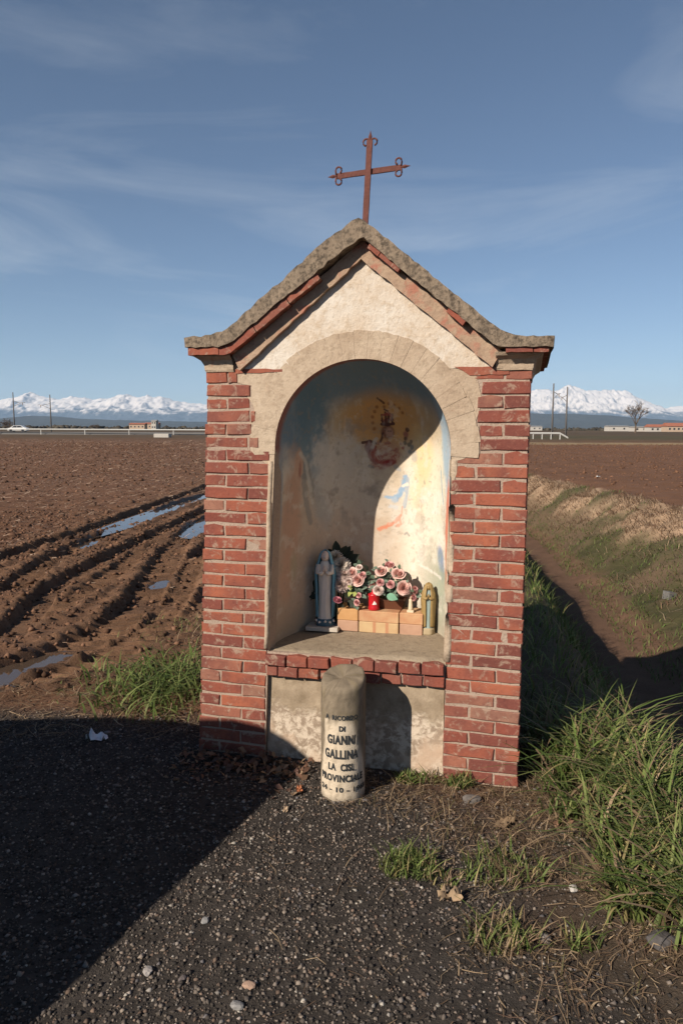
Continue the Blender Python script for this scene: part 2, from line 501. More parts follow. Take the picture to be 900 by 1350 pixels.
    bk = sstep(0.25, 0.6, far_b)[..., None] * verge * (1 - sstep(0.97, 1.0, far_b)[..., None])
    gr2 = sstep(0.50, 0.66, fbm(X * 0.8 + 9, Y * 0.8, 4, 2))[..., None]
    dry = C(0.33, 0.225, 0.145) * (0.45 + 1.1 * n2) * (1 - gr2) + C(0.085, 0.070, 0.036) * gr2
    col = col * (1 - bk) + dry * bk
    bottom = ((near_b > 0.90) & (far_b < 0.05))[..., None] * verge
    bt = C(0.130, 0.074, 0.046) * (0.7 + 0.6 * n2)
    bm_ = sstep(0.86, 0.99, near_b)[..., None] * (1 - sstep(0.02, 0.09, far_b)[..., None]) * verge
    col = col * (1 - bm_) + bt * bm_
    # gravel
    g = np.clip(grav, 0, 1)[..., None] * (Y > -40)[..., None] * (X > -60)[..., None]
    n4 = fbm(X * 60, Y * 60, 2, 3)[..., None]
    gv = C(0.048, 0.040, 0.034) * (0.5 + 1.0 * n4) * (0.75 + 0.5 * n1)
    col = col * (1 - g) + gv * g
    return Z, np.clip(col, 0.004, 0.8), wet, grav

def axis(a, b, step, grow_lo, grow_hi, lim_lo, lim_hi, hi_step=0):
    c = list(np.arange(a, b + 1e-6, step))
    s = step; v = c[-1]; hi = []
    while v < lim_hi:
        s *= grow_hi; v += s; hi.append(min(v, lim_hi))
    s = step; v = c[0]; lo = []
    while v > lim_lo:
        s *= grow_lo; v -= s; lo.append(max(v, lim_lo))
    return np.array(lo[::-1] + c + hi)
gx = axis(-4.9, 3.2, 0.028, 1.045, 1.05, -40000, 40000)
gy = axis(1.7, 9.4, 0.028, 1.14, 1.018, -40000, 120.0)
s = gy[-1] - gy[-2]; v = gy[-1]; ext = []
while v < 40000:
    s *= 1.15; v += s; ext.append(min(v, 40000))
gy = np.concatenate([gy[:-1], ext])
GX, GY = np.meshgrid(gx, gy, indexing='xy')
GZ, GC, GW, GG = ground_data(GX, GY)
nx, ny = len(gx), len(gy)
idx = np.arange(nx * ny).reshape(ny, nx)
F = np.stack([idx[:-1, :-1], idx[:-1, 1:], idx[1:, 1:], idx[1:, :-1]], -1).reshape(-1, 4)

def mat_ground():
    t = NT('soil_and_gravel'); p = t.wpos()
    n1 = t.noise(p, 55, 5, 0.7); n2 = t.noise(p, 260, 3, 0.7)
    c = t.mix(1.0, t.attr(), t.mix(n1, (0.45,) * 3, (1.55,) * 3), 'MULTIPLY')
    c = t.mix(1.0, c, t.mix(n2, (0.6,) * 3, (1.4,) * 3), 'MULTIPLY')
    wet = t.n('ShaderNodeSeparateColor', {'Color': t.attr('Wet')}).outputs[0]
    nb = t.bump(n1, 0.7, 0.02); nb = t.bump(n2, 0.5, 0.006, nb)
    return t.bsdf(c, t.ramp(wet, 0, 1, 0.95, 0.45), nb, 0.18)
ground = mk('ground', np.stack([GX, GY, GZ], -1).reshape(-1, 3), F, mat_ground(), smooth=True, col=GC.reshape(-1, 3))
wa = ground.data.color_attributes.new('Wet', 'FLOAT_COLOR', 'POINT')
wc = np.ones((nx * ny, 4), dtype=np.float32); wc[:, :3] = GW.reshape(-1, 1)
wa.data.foreach_set('color', wc.ravel())
tag(ground, 'brown muddy field, dark gravel lay-by and ditch running to the horizon', 'ground', kind='structure')

def gz(x, y):
    x = np.atleast_1d(np.asarray(x, float)); y = np.atleast_1d(np.asarray(y, float))
    i = np.clip(np.searchsorted(gx, x) - 1, 0, nx - 2); j = np.clip(np.searchsorted(gy, y) - 1, 0, ny - 2)
    fx = (x - gx[i]) / (gx[i + 1] - gx[i]); fy = (y - gy[j]) / (gy[j + 1] - gy[j])
    return (GZ[j, i] * (1 - fx) + GZ[j, i + 1] * fx) * (1 - fy) + (GZ[j + 1, i] * (1 - fx) + GZ[j + 1, i + 1] * fx) * fy
def g1(x, y): return float(gz(x, y)[0])

# puddles
t = NT('muddy_water'); p = t.wpos()
M_WATER = t.bsdf((0.07, 0.048, 0.034), 0.03, t.bump(t.noise(p, 6, 2), 0.03, 0.01), 0.6)
PL = ['large brown puddle in the deep rut beside the grassy verge', 'long narrow puddle lying along the far wheel rut', 'bright puddle in the wheel rut close beside the brick pillar',
      'small puddle in the rut just short of the long narrow puddle', 'small shallow puddle in the middle of the lug-marked tyre track']
for ((px, py), rx, ry, ti, lev), lab in zip(PUDDLES, PL):
    n = 28
    V = [(px, py, lev)]
    for k in range(n):
        a = 2 * math.pi * k / n
        dy = math.sin(a) * ry * 1.22; dx = math.cos(a) * rx * 1.3
        V.append((px + dx + ti * dy, py + dy, lev))
    o = mk('puddle', V, [(0, 1 + k, 1 + (k + 1) % n) for k in range(n)], M_WATER)
    tag(o, lab, 'puddle', 'puddles in the wheel ruts', 'structure')

# ------------------------------------------------------------------ mountains, hills, far road
def hor(px): return 564.0 + (px - 450) * 0.0035
def skyline(ctrl, dist):
    xs = np.array([(c[0] - 450) / 950 * dist for c in ctrl]); hs = np.array([(hor(c[0]) - c[1]) / 950 * dist for c in ctrl])
    return lambda x: np.interp(x, xs, hs)
def mountain(name, ctrl, dist, foot, xs, nv, rough, colf, label, mat):
    f = skyline(ctrl, dist)
    v = np.concatenate([np.linspace(0, 1, nv), [1.06, 1.15, 1.3]])
    X, V_ = np.meshgrid(xs, v)
    Yv = foot + (dist - foot) * V_
    hh = f(X)
    sc_ = 1.0 / (dist * 0.03)
    rid = 1 - np.abs(2 * fbm(X * sc_, Yv * sc_ * 0.7, 6, 1, 0.55) - 1)
    rid2 = fbm(X * sc_ * 4, Yv * sc_ * 3, 4, 2, 0.5)
    prof = np.where(V_ <= 1, np.clip(V_, 0, 1) ** 1.25, np.clip(1 - (V_ - 1) * 2.6, 0, 1))
    Z = hh * prof * (1 - rough * (1 - rid) * np.clip(2.2 * (1 - V_), 0.15, 1)) + hh * 0.10 * (rid2 - 0.5) * rough * 2.6 * np.clip(V_ * 1.5, 0, 1)
    Z = np.maximum(Z, -1.0)
    Z[0, :] = -1.0
    c = colf(X, Yv, Z, rid, rid2)
    n_, m_ = X.shape
    ii = np.arange(n_ * m_).reshape(n_, m_)
    F = np.stack([ii[:-1, :-1], ii[:-1, 1:], ii[1:, 1:], ii[1:, :-1]], -1).reshape(-1, 4)
    o = mk(name, np.stack([X, Yv, Z], -1).reshape(-1, 3), F, mat, col=c.reshape(-1, 3))
    return tag(o, label, 'mountains', kind='structure')
def c_mtn(X, Y, Z, r, r2):
    gx_ = np.abs(np.gradient(Z, axis=1)) / (X[0, 1] - X[0, 0])
    snow = (sstep(610, 800, Z + (r2 - 0.5) * 520 + (r - 0.6) * 300) * (1 - 0.6 * sstep(0.45, 0.9, gx_)))[..., None]
    rock = np.array([0.055, 0.058, 0.062])[None, None] * (0.7 + 0.6 * r2[..., None])
    return rock * (1 - snow) + np.array([0.74, 0.66, 0.59]) * snow
def c_hill(X, Y, Z, r, r2):
    return np.array([0.050, 0.050, 0.042])[None, None] * (0.6 + 0.8 * r2[..., None])
M_MTN = mat_attr('mountain_surface', 0.9, 0.1, 0.002, 0.12, 0)
mountain('mountains', [(-700, 524), (-300, 520), (-100, 530), (0, 527), (20, 525), (45, 517), (60, 523), (80, 526), (100, 522), (130, 527), (170, 520), (185, 522), (215, 523), (240, 529), (270, 532), (330, 528),
          (420, 522), (520, 528), (600, 522), (690, 517), (715, 512), (730, 515), (745, 510), (770, 515), (800, 516), (822, 516), (842, 527), (858, 534), (870, 538), (900, 534), (960, 530), (1100, 526), (1400, 524), (1900, 522)],
         30000, 24000, np.linspace(-27000, 27000, 1500), 70, 0.60, c_mtn, 'snow-covered mountain range along the horizon', M_MTN)
mountain('hills', [(-700, 552), (-200, 551), (0, 552), (40, 548), (80, 549), (110, 552), (170, 554), (270, 556), (400, 554), (550, 550), (690, 545), (760, 546), (800, 548), (840, 551), (900, 555), (1000, 556), (1300, 550), (1800, 552)],
         12000, 9500, np.linspace(-13000, 13000, 500), 16, 0.35, c_hill, 'low dark wooded hills in front of the snowy mountains', M_MTN)

M_ASPH = simple('far_asphalt', (0.12, 0.115, 0.11), 0.9, 0.2, 0, 0.1, 0.5)
M_STEELW = simple('galvanised_steel', (0.50, 0.49, 0.46), 0.6, 0.4, 0.0, 0.08, 2)
# raised road across the plain
bm = bmesh.new()
prof = [(-4.5, -0.6), (-3.4, 0.55), (3.4, 0.55), (4.5, -0.6)]
va = [bm.verts.new((-700, 178 + a, b)) for a, b in prof]; vb = [bm.verts.new((-16, 170 + a, b)) for a, b in prof]; vc = [bm.verts.new((6, 168 + a, b - 0.5)) for a, b in prof]
for A, B in ((va, vb), (vb, vc)):
    for k in range(3): bm.faces.new((A[k], A[k + 1], B[k + 1], B[k]))
tag(from_bm('road', bm, M_ASPH), 'raised country road crossing the plain', 'road', kind='structure')

def guard_rail(x0, y0, x1, y1, z0, z1, label, drop=None):
    r = empty('guard_rail', (x0, y0, g1(x0, y0)))
    tag(r, label, 'guard rail', 'guard rails across the plain')
    r0 = r.location
    bm = bmesh.new()
    n = 24
    pts = [(x0 + (x1 - x0) * k / n, y0 + (y1 - y0) * k / n, z0 + (z1 - z0) * k / n) for k in range(n + 1)]
    if drop: pts.append((x1 + drop[0], y1 + drop[1], drop[2]))
    top = [bm.verts.new(Vector(p) - r0 + Vector((0, 0, 0.13))) for p in pts]
    mid = [bm.verts.new(Vector(p) - r0 + Vector((0, -0.08, 0))) for p in pts]
    bot = [bm.verts.new(Vector(p) - r0 - Vector((0, 0, 0.13))) for p in pts]
    for k in range(len(pts) - 1):
        bm.faces.new((top[k], top[k + 1], mid[k + 1], mid[k])); bm.faces.new((mid[k], mid[k + 1], bot[k + 1], bot[k]))
    from_bm('rail_beam', bm, M_STEELW, r)
    for p in pts[::2]:
        box('post', p[0] - r0.x - 0.06, p[0] - r0.x + 0.06, p[1] - r0.y + 0.02, p[1] - r0.y + 0.12, g1(p[0], p[1]) - r0.z - 0.3, p[2] - r0.z + 0.1, M_STEELW, r)
guard_rail(-140, 168.0, -18, 164.6, 1.25, 1.15, 'long pale guard rail along the raised road behind the stubble field')
guard_rail(18, 118, 35.5, 118, 0.98, 0.98, 'short pale guard rail with its end bent to the ground, near the twin tall poles', drop=(1.3, 0.0, 0.25))

M_POLE = simple('grey_steel_pole', (0.11, 0.10, 0.095), 0.8, 0.3, 0, 0.15, 1)
def catenary_pole(px, ytop, dist, arm, label, tops=0.0):
    x = (px - 450) / 950 * dist
    zt = 1.75 + (hor(px) - ytop) / 950 * dist
    r = empty('catenary_pole', (x, dist, g1(x, dist)))
    tag(r, label, 'pole', 'railway catenary poles')
    bm = bmesh.new(); tube_bm(bm, [(0, 0, -0.5), (0, 0, zt * 0.5), (0, 0, zt)], [0.19, 0.165, 0.13], 8); from_bm('mast', bm, M_POLE, r, True)
    za = 1.75 + (hor(px) - ytop - 14) / 950 * dist
    bm = bmesh.new(); tube_bm(bm, [(0, 0, za + 0.5), (arm * 0.55, 0, za + 0.1), (arm, 0, za + 0.15)], 0.055, 5); from_bm('cantilever_arm', bm, M_POLE, r)
    bm = bmesh.new(); tube_bm(bm, [(0, 0, za - 0.9), (arm * 0.62, 0, za)], 0.05, 5); from_bm('strut', bm, M_POLE, r)
    bm = bmesh.new(); tube_bm(bm, [(arm * 0.75, 0, za + 0.1), (arm * 0.78, 0, za - 0.55)], [0.10, 0.07], 6); from_bm('insulator', bm, simple('porcelain', (0.25, 0.2, 0.17)), r)
    bm = bmesh.new(); tube_bm(bm, [(-0.18, -0.02, 1.1), (0.18, -0.02, 1.1), (0.18, -0.02, 1.9)], 0.05, 4); from_bm('number_plate', bm, M_STEELW, r)
catenary_pole(22, 518, 195, 3.2, 'tall grey railway mast standing beside the leafless round bush', )
catenary_pole(70, 521, 198, -3.4, 'tall grey railway mast standing past the white car, its arm reaching towards the bush')
catenary_pole(725, 507, 140, 1.4, 'taller of the twin grey railway masts by the short guard rail')
catenary_pole(743, 511, 146, -1.4, 'shorter of the twin grey railway masts, at the bent end of the guard rail')

def bare_tree(px, dist, h, spread, seed, label, name='bare_tree', low=False):
    rr = random.Random(seed)
    x = (px - 450) / 950 * dist
    r = empty(name, (x, dist, g1(x, dist))); tag(r, label, 'tree', 'leafless trees on the plain')
    mt = simple('bare_twigs', (0.115, 0.085, 0.062), 0.9, 0.1, 0, 0.2, 1)
    bm = bmesh.new(); th = h * (0.12 if low else 0.28)
    tube_bm(bm, [(0, 0, -0.3), (0.05, 0, th * 0.5), (0, 0, th)], [h * 0.035, h * 0.028, h * 0.022], 6); from_bm('trunk', bm, mt, r)
    bm = bmesh.new()
    def br(p, d, L, rad, lev):
        q = p + d * L * 0.5 + Vector((rr.uniform(-1, 1), rr.uniform(-1, 1), 0)) * L * 0.06
        e = p + d * L
        tube_bm(bm, [p, q, e], [rad, rad * 0.8, rad * 0.55], 3, False)
        if lev == 0: return
        for k in range(rr.choice((3, 4)) if lev > 1 else 4):
            d2 = (d + Vector((rr.uniform(-1, 1), rr.uniform(-1, 1), rr.uniform(-0.35, 0.6))) * spread).normalized()
            br(p + d * L * rr.uniform(0.45, 1.0), d2, L * rr.uniform(0.55, 0.8), max(rad * 0.5, 0.028), lev - 1)
    for k in range(5):
        a = k * 2 * math.pi / 5 + rr.uniform(-.3, .3)
        br(Vector((0, 0, th * rr.uniform(0.8, 1))), Vector((math.cos(a) * spread * .8, math.sin(a) * spread * .8, 1)).normalized(), h * 0.33, h * 0.016, 4)
    from_bm('crown', bm, mt, r)
bare_tree(834, 300, 12.5, 0.62, 3, 'tall leafless tree standing by the pale sheds on the plain')
bare_tree(14, 230, 5.0, 0.9, 5, 'round leafless bush standing beside a railway mast', 'bare_bush', True)
bare_tree(128, 420, 4.6, 1.2, 8, 'low wide leafless thicket on the plain below the left mountains', 'bare_thicket', True)

M_WALLW = simple('pale_render', (0.42, 0.39, 0.35), 0.9, 0.1, 0, 0.08, 0.5)
M_WALLO = simple('ochre_render', (0.40, 0.30, 0.22), 0.9, 0.1, 0, 0.08, 0.5)
M_ROOFR = simple('red_roof_tiles', (0.30, 0.12, 0.08), 0.9, 0.1, 0, 0.15, 0.6)
M_ROOFG = simple('grey_roof_sheet', (0.30, 0.29, 0.28), 0.8, 0.2, 0, 0.1, 0.6)
M_PANE = simple('dark_window', (0.03, 0.03, 0.035), 0.2, 0.5)
def house(px0, px1, ytop, yeave, dist, wall, roof, label, name='farm_house', nwin=4, rows=1):
    x0 = (px0 - 450) / 950 * dist; x1 = (px1 - 450) / 950 * dist; xm = (x0 + x1) / 2; hw = (x1 - x0) / 2
    base = g1(xm, dist)
    ze = 1.75 + (hor((px0 + px1) / 2) - yeave) / 950 * dist - base; zt = 1.75 + (hor((px0 + px1) / 2) - ytop) / 950 * dist - base
    r = empty(name, (xm, dist, base)); tag(r, label, 'building', 'farm buildings far across the plain')
    dp = 9.0
    box('wall', -hw, hw, 0, dp, -0.5, ze, wall, r)
    bm = bmesh.new()
    V = [bm.verts.new(q) for q in [(-hw - .4, -.5, ze - .05), (hw + .4, -.5, ze - .05), (hw + .4, dp + .5, ze - .05), (-hw - .4, dp + .5, ze - .05), (-hw - .4, dp / 2, zt), (hw + .4, dp / 2, zt)]]
    for f in ((0, 1, 5, 4), (2, 3, 4, 5), (0, 4, 3), (1, 2, 5), (0, 3, 2, 1)): bm.faces.new([V[i] for i in f])
    from_bm('roof', bm, roof, r)
    for q in range(rows):
        for k in range(nwin):
            cx = -hw + (k + 0.5) * 2 * hw / nwin; cz = (q + 0.5) * ze / rows + 0.1
            s_ = min(0.7, hw / nwin * 0.6)
            w_ = box('window', cx - s_, cx + s_, -0.05, 0.05, cz - 0.7, cz + 0.7, M_WALLW, r)
            box('pane', cx - s_ * .85, cx + s_ * .85, -0.09, -0.051, cz - 0.6, cz + 0.6, M_PANE, w_)
house(172, 192, 557.5, 559.5, 600, M_WALLO, M_ROOFR, 'low red-roofed farm building beyond the guard rail, beside a pale block')
house(192, 210, 557.0, 559.0, 640, M_WALLO, M_ROOFR, 'red-roofed farm wing joined to a small pale tower house')
house(201, 207, 553.5, 555.0, 590, M_WALLW, M_ROOFG, 'small pale tower house rising above the red farm roofs', nwin=2, rows=2)
house(799, 826, 561.0, 562.0, 520, M_WALLW, M_ROOFG, 'long pale shed standing behind the tall leafless tree', 'shed', 2)
house(832, 850, 562.0, 563.0, 480, M_WALLW, M_ROOFG, 'small pale shed just past the tall leafless tree', 'shed', 2)
house(853, 880, 559.5, 563.0, 470, M_WALLW, M_ROOFR, 'low pale farmhouse with a broad red roof, first of the red-roofed row')
house(876, 905, 557.5, 562.0, 450, M_WALLO, M_ROOFR, 'larger ochre farmhouse with red roof at the end of the red-roofed row', nwin=5)
house(692, 712, 561.3, 562.4, 640, M_WALLW, M_ROOFG, 'tiny pale shed far behind the twin railway masts', 'shed', 3)
box_c = box('concrete_culvert', -32.4, -29.8, 125, 127, -0.2, 0.62, M_WALLW, None, 0.06)
tag(box_c, 'pale concrete culvert head lying at the edge of the stubble field', 'culvert')
# far hedge line, reads as one mass
n = 1400
hx = RNG.uniform(-500, 520, n); hy = RNG.uniform(640, 900, n); hs = RNG.uniform(0.6, 2.2, n) * (0.5 + fbm(hx * 0.01, hy * 0.01, 3, 1))
OCT = np.array([(1, 0, 0), (0, 1, 0), (-1, 0, 0), (0, -1, 0), (0, 0, 1), (0, 0, -1)], float)
OCF = np.array([(0, 1, 4), (1, 2, 4), (2, 3, 4), (3, 0, 4), (1, 0, 5), (2, 1, 5), (3, 2, 5), (0, 3, 5)])
def scatter_oct(P, S, jit, rng, col):
    n = len(P)
    V = OCT[None] * (1 + jit * (rng.random((n, 6, 1)) - 0.5) * 2)
    a = rng.random(n) * 6.28; ca, sa = np.cos(a), np.sin(a)
    R = np.zeros((n, 3, 3)); R[:, 0, 0] = ca; R[:, 0, 1] = -sa; R[:, 1, 0] = sa; R[:, 1, 1] = ca; R[:, 2, 2] = 1
    tx = (rng.random(n) - 0.5) * 1.0; R2 = np.zeros((n, 3, 3)); R2[:, 0, 0] = 1; R2[:, 1, 1] = np.cos(tx); R2[:, 1, 2] = -np.sin(tx); R2[:, 2, 1] = np.sin(tx); R2[:, 2, 2] = np.cos(tx)
    V = V * S[:, None, :]
    V = np.einsum('nij,nkj->nki', R @ R2, V) + P[:, None, :]
    F = OCF[None] + (np.arange(n) * 6)[:, None, None]
    return V.reshape(-1, 3), F.reshape(-1, 3), np.repeat(col, 6, axis=0)
V, F, c = scatter_oct(np.stack([hx, hy, hs * 0.4], 1), np.stack([hs * 2.2, hs * 2, hs], 1), 0.4, RNG, np.array([0.06, 0.052, 0.04])[None] * RNG.uniform(0.6, 1.4, (n, 1)))
tag(mk('hedgerow', V, F, M_MTN, col=c), 'dark leafless hedges and trees massed along the far edge of the plain', 'hedge', kind='stuff')

# white car on the far road
def far_car(x, y, z, label):
    r = empty('car', (x, y, z), 0.02); tag(r, label, 'car')
    mw = simple('white_car_paint', (0.7, 0.7, 0.68), 0.35, 0.5, 0, 0.02)
    prof = [(-2.2, 0.35), (-2.25, 0.75), (-1.5, 0.95), (-0.75, 1.45), (0.9, 1.5), (1.7, 1.02), (2.15, 0.9), (2.2, 0.35)]
    prism('body', prof, -0.85, 0.85, mw, r)
    prism('window', [(-1.25, 0.98), (-0.68, 1.38), (0.02, 1.41), (0.02, 0.98)], -0.865, -0.84, M_PANE, r)
    prism('window', [(0.10, 0.98), (0.10, 1.41), (0.85, 1.42), (1.45, 1.02)], -0.865, -0.84, M_PANE, r)
    for sx in (-1.4, 1.35):
        for sy in (-0.86, 0.70):
            bm = bmesh.new(); bmesh.ops.create_cone(bm, cap_ends=True, segments=14, radius1=0.32, radius2=0.32, depth=0.2, matrix=Matrix.Translation((sx, sy + 0.08, 0.32)) @ Matrix.Rotation(math.pi / 2, 4, 'X'))
            from_bm('wheel', bm, M_PANE, r)
far_car(-75.5, 169.5, 0.56, 'white car driving on the raised road in front of the bush')

# ------------------------------------------------------------------ the shrine
YAW = math.radians(14.5)
SO = Vector((0.0904, 3.5412, 0.0))
EX = Vector((math.cos(YAW), -math.sin(YAW), 0)); EY = Vector((math.sin(YAW), math.cos(YAW), 0))
def L2W(u, d, z): return SO + EX * u + EY * d + Vector((0, 0, z))
shrine = empty('wayside_shrine', SO, -YAW)
tag(shrine, 'small red brick wayside shrine with arched painted niche and iron cross on its gable', 'shrine')

DEP = 1.02
NW, ND, NN, ZS = 0.440, 0.64, 2.5, 1.64
CH = 0.0655
def uoL(z): return -0.89 + 0.042 * z
def uiL(z): return -0.515 + 0.031 * z
def uoR(z): return 0.798
def uiR(z): return 0.433 + 0.010 * z

# masonry core (lime mortar showing between the bricks)
arc = [(NW * math.cos(a) * 1.004, ZS + 1.004 * NW * math.sin(a)) for a in np.linspace(0, math.pi, 121)]
hole = [(uiR(-0.15), -0.15), (uiR(ZS), ZS)] + arc[1:-1] + [(-NW - 0.0, ZS), (uiL(-0.15), -0.15)]
outline = [(uoL(-0.2) + 0.006, -0.25), (uoR(0) - 0.006, -0.25), (uoR(0) - 0.006, 2.06), (0.70, 2.10), (0.02, 2.60), (-0.70, 2.10), (uoL(2.06) + 0.006, 2.06)]
prism('wall', outline, 0.0045, 0.115, M_MORTAR, shrine, hole=hole)
prism('wall', [(uoL(-0.2) + 0.013, -0.25), (uiL(0) - 0.01, -0.25), (uiL(2.05) - 0.01, 2.07), (uoL(2.05) + 0.013, 2.07)], 0.114, DEP - 0.014, M_MORTAR, shrine)
prism('wall', [(uiR(0) + 0.012, -0.25), (uoR(0) - 0.013, -0.25), (uoR(0) - 0.013, 2.07), (uiR(0) + 0.012, 2.07)], 0.114, DEP - 0.014, M_MORTAR, shrine)
prism('wall', [(uiL(0) - 0.011, -0.25), (uiR(0) + 0.013, -0.25), (uiR(0) + 0.013, 2.08), (0.01, 2.58), (uiL(2.05) - 0.011, 2.08)], 0.70, DEP - 0.015, M_MORTAR, shrine)
prism('wall', [(uiL(0) - 0.009, -0.25), (uiR(0) + 0.011, -0.25), (uiR(0) + 0.011, 0.565), (uiL(0) - 0.009, 0.565)], 0.055, 0.71, M_MORTAR, shrine)

# brick meshes
def brick_mesh(w, h, d, seed, rough=0.0032):
    rr = random.Random(seed)
    bm = bbox_bm(-w / 2, w / 2, 0, d, -h / 2, h / 2)
    # a few cuts along the length so that the arrises waver
    es = [e for e in bm.edges if abs(e.verts[0].co.x - e.verts[1].co.x) > w * 0.5]
    bmesh.ops.subdivide_edges(bm, edges=es, cuts=2 if w > 0.16 else 1, use_grid_fill=True)
    for v in bm.verts:
        v.co += Vector((rr.uniform(-1, 1) * rough, rr.uniform(-1, 1) * rough * 0.9, rr.uniform(-1, 1) * rough))
    fe = [e for e in bm.edges if e.verts[0].co.y < d * 0.3 and e.verts[1].co.y < d * 0.3 and (abs(e.verts[0].co.z) > h * 0.3 and abs(e.verts[1].co.z) > h * 0.3 and e.verts[0].co.z * e.verts[1].co.z > 0 or abs(e.verts[0].co.x - e.verts[1].co.x) < w * 0.2)]
    fe = [e for e in fe if not (abs(e.verts[0].co.x) < w * 0.4 and abs(e.verts[0].co.x - e.verts[1].co.x) < w * 0.2)]
    bmesh.ops.bevel(bm, geom=fe, offset=0.004, segments=1, affect='EDGES')
    bmesh.ops.recalc_face_normals(bm, faces=bm.faces[:])
    me = bpy.data.meshes.new('brick'); bm.to_mesh(me); bm.free()
    me.materials.append(M_BRICK)
    return me
BH = CH - 0.0105
STR = [brick_mesh(0.235, BH, 0.11, 100 + i) for i in range(6)]
HED = [brick_mesh(0.115, BH, 0.11, 200 + i) for i in range(6)]
def brick(parent, u0, u1, z, y=0.0, name='brick', hgt=BH):
    w = u1 - u0
    if w < 0.02: return
    ms, ref = (STR, 0.235) if w > 0.165 else (HED, 0.115)
    o = bpy.data.objects.new(name, random.choice(ms))
    o.location = ((u0 + u1) / 2, y + random.uniform(-0.0045, 0.0025), z + random.uniform(-0.0012, 0.0012))
    o.scale = (w / ref, 1.0, hgt / BH * random.uniform(0.97, 1.02))
    o.rotation_euler = (random.uniform(-.012, .012), random.uniform(-.010, .010), random.uniform(-.012, .012))
    return link(o, parent)

pilL = empty('pillar', (-0.69, 0, 0), 0, shrine)
pilR = empty('pillar', (0.62, 0, 0), 0, shrine)
J = 0.0095
NROW = 31
for k in range(-1, NROW):
    z = (k + 0.5) * CH + (0.004 if k > 15 else 0)
    # left pillar
    a, b = uoL(z), uiL(z)
    lim = b
    if z > 1.60:
        lim = min(b, [-0.47, -0.53, -0.565, -0.545, -0.575, -0.56, -0.64][min(6, int((z - 1.60) / CH))])
    a0 = a + random.uniform(-.003, .003)
    if k % 2 == 0:
        cuts = [(a0, a0 + 0.112), (a0 + 0.112 + J, b)]
    else:
        cuts = [(a0, a0 + 0.235), (a0 + 0.235 + J, b)]
    if 14 < k < 17: cuts = [(a0, a0 + 0.235), (a0 + 0.246, b)] if k % 2 else cuts
    for (c0, c1) in cuts:
        c1 = min(c1, lim)
        brick(pilL, c0 + 0.69, c1 + 0.69, z)
    # right pillar
    a, b = uiR(z), uoR(z)
    lim = a
    if z > 1.63: lim = max(a, [0.575, 0.570, 0.562, 0.560, 0.58, 0.545][min(5, int((z - 1.63) / CH))])
    b0 = b + random.uniform(-.003, .003)
    if k % 2 == 0:
        cuts = [(a, b0 - 0.112 - J), (b0 - 0.112, b0)]
    else:
        cuts = [(a, b0 - 0.235 - J), (b0 - 0.235, b0)]
    for (c0, c1) in cuts:
        c0 = max(c0, lim)
        brick(pilR, c0 - 0.62, c1 - 0.62, z)

# flank and back bricks
def wall_bricks(name, cells):
    V = []; F = []
    for (x0, x1, y0, y1, z0, z1) in cells:
        n = len(V)
        V += [(x0, y0, z0), (x1, y0, z0), (x1, y1, z0), (x0, y1, z0), (x0, y0, z1), (x1, y0, z1), (x1, y1, z1), (x0, y1, z1)]
        F += [(n, n + 3, n + 2, n + 1), (n + 4, n + 5, n + 6, n + 7), (n, n + 1, n + 5, n + 4), (n + 1, n + 2, n + 6, n + 5), (n + 2, n + 3, n + 7, n + 6), (n + 3, n, n + 4, n + 7)]
    o = mk(name, V, F, M_BRICK, shrine)
    return tag(o, kind='stuff')
cells = []
for k in range(-1, NROW):
    z0 = k * CH + 0.006; z1 = z0 + BH; z = z0
    y = 0.122 if k % 2 else 0.122 + 0.05
    first = True
    while y < DEP - 0.13:
        y1 = min(y + (0.12 if first and k % 2 == 0 else 0.235), DEP - 0.005); first = False
        j1 = random.uniform(-.002, .002)
        cells.append((uoL(z) + j1, uoL(z) + 0.1, y, y1, z0, z1)); cells.append((uoR(z) - 0.1, uoR(z) + j1, y, y1, z0, z1)); y = y1 + J
    u = uoL(z) + (0 if k % 2 else 0.0)
    w0 = 0.115 if k % 2 else 0.235
    while u < uoR(z) - 0.03:
        u1 = min(u + w0, uoR(z)); w0 = 0.235
        cells.append((u, u1, DEP - 0.1, DEP + random.uniform(-.002, .002), z0, z1)); u = u1 + J
wall_bricks('flank_bricks', cells)

# plaster: spandrels, voussoirs, gable
def ragged(pts, amp, sub, seed, closed=True):
    rr = random.Random(seed); out = []
    n = len(pts)
    for i in range(n if closed else n - 1):
        a, b = pts[i], pts[(i + 1) % n]
        m = max(1, int(math.hypot(b[0] - a[0], b[1] - a[1]) / sub))
        for k in range(m):
            t_ = k / m
            out.append((a[0] + (b[0] - a[0]) * t_ + rr.uniform(-amp, amp), a[1] + (b[1] - a[1]) * t_ + rr.uniform(-amp, amp)))
    return out
RI, RO = NW + 0.001, 0.578
def arc_pts(r, a0, a1, n): return [(r * math.cos(a), ZS + r * math.sin(a)) for a in np.linspace(a0, a1, n)]
# left spandrel
left = ragged([(-RI - 0.012, 1.36), (-RI - 0.030, 1.40), (-RI - 0.045, 1.56), (-0.545, 1.62), (-0.545, 1.70), (-0.575, 1.77), (-0.552, 1.84), (-0.585, 1.90), (-0.57, 1.965), (-0.68, 1.98), (-0.68, 2.028), (-0.36, 2.032)], 0.006, 0.03, 3, False) + arc_pts(RI + 0.002, math.radians(125), math.radians(180), 50)
prism('spandrel_plaster', left, 0.0012, 0.03, M_TAN, shrine)
right = ragged([(RI + 0.008, 1.46), (RI + 0.020, 1.47), (RI + 0.03, 1.60), (0.57, 1.630), (0.565, 1.72), (0.553, 1.78), (0.575, 1.86), (0.57, 1.92), (0.545, 1.99), (0.63, 2.0), (0.66, 2.026), (0.36, 2.030)], 0.006, 0.03, 4, False) + arc_pts(RI + 0.002, math.radians(55), math.radians(0), 50)
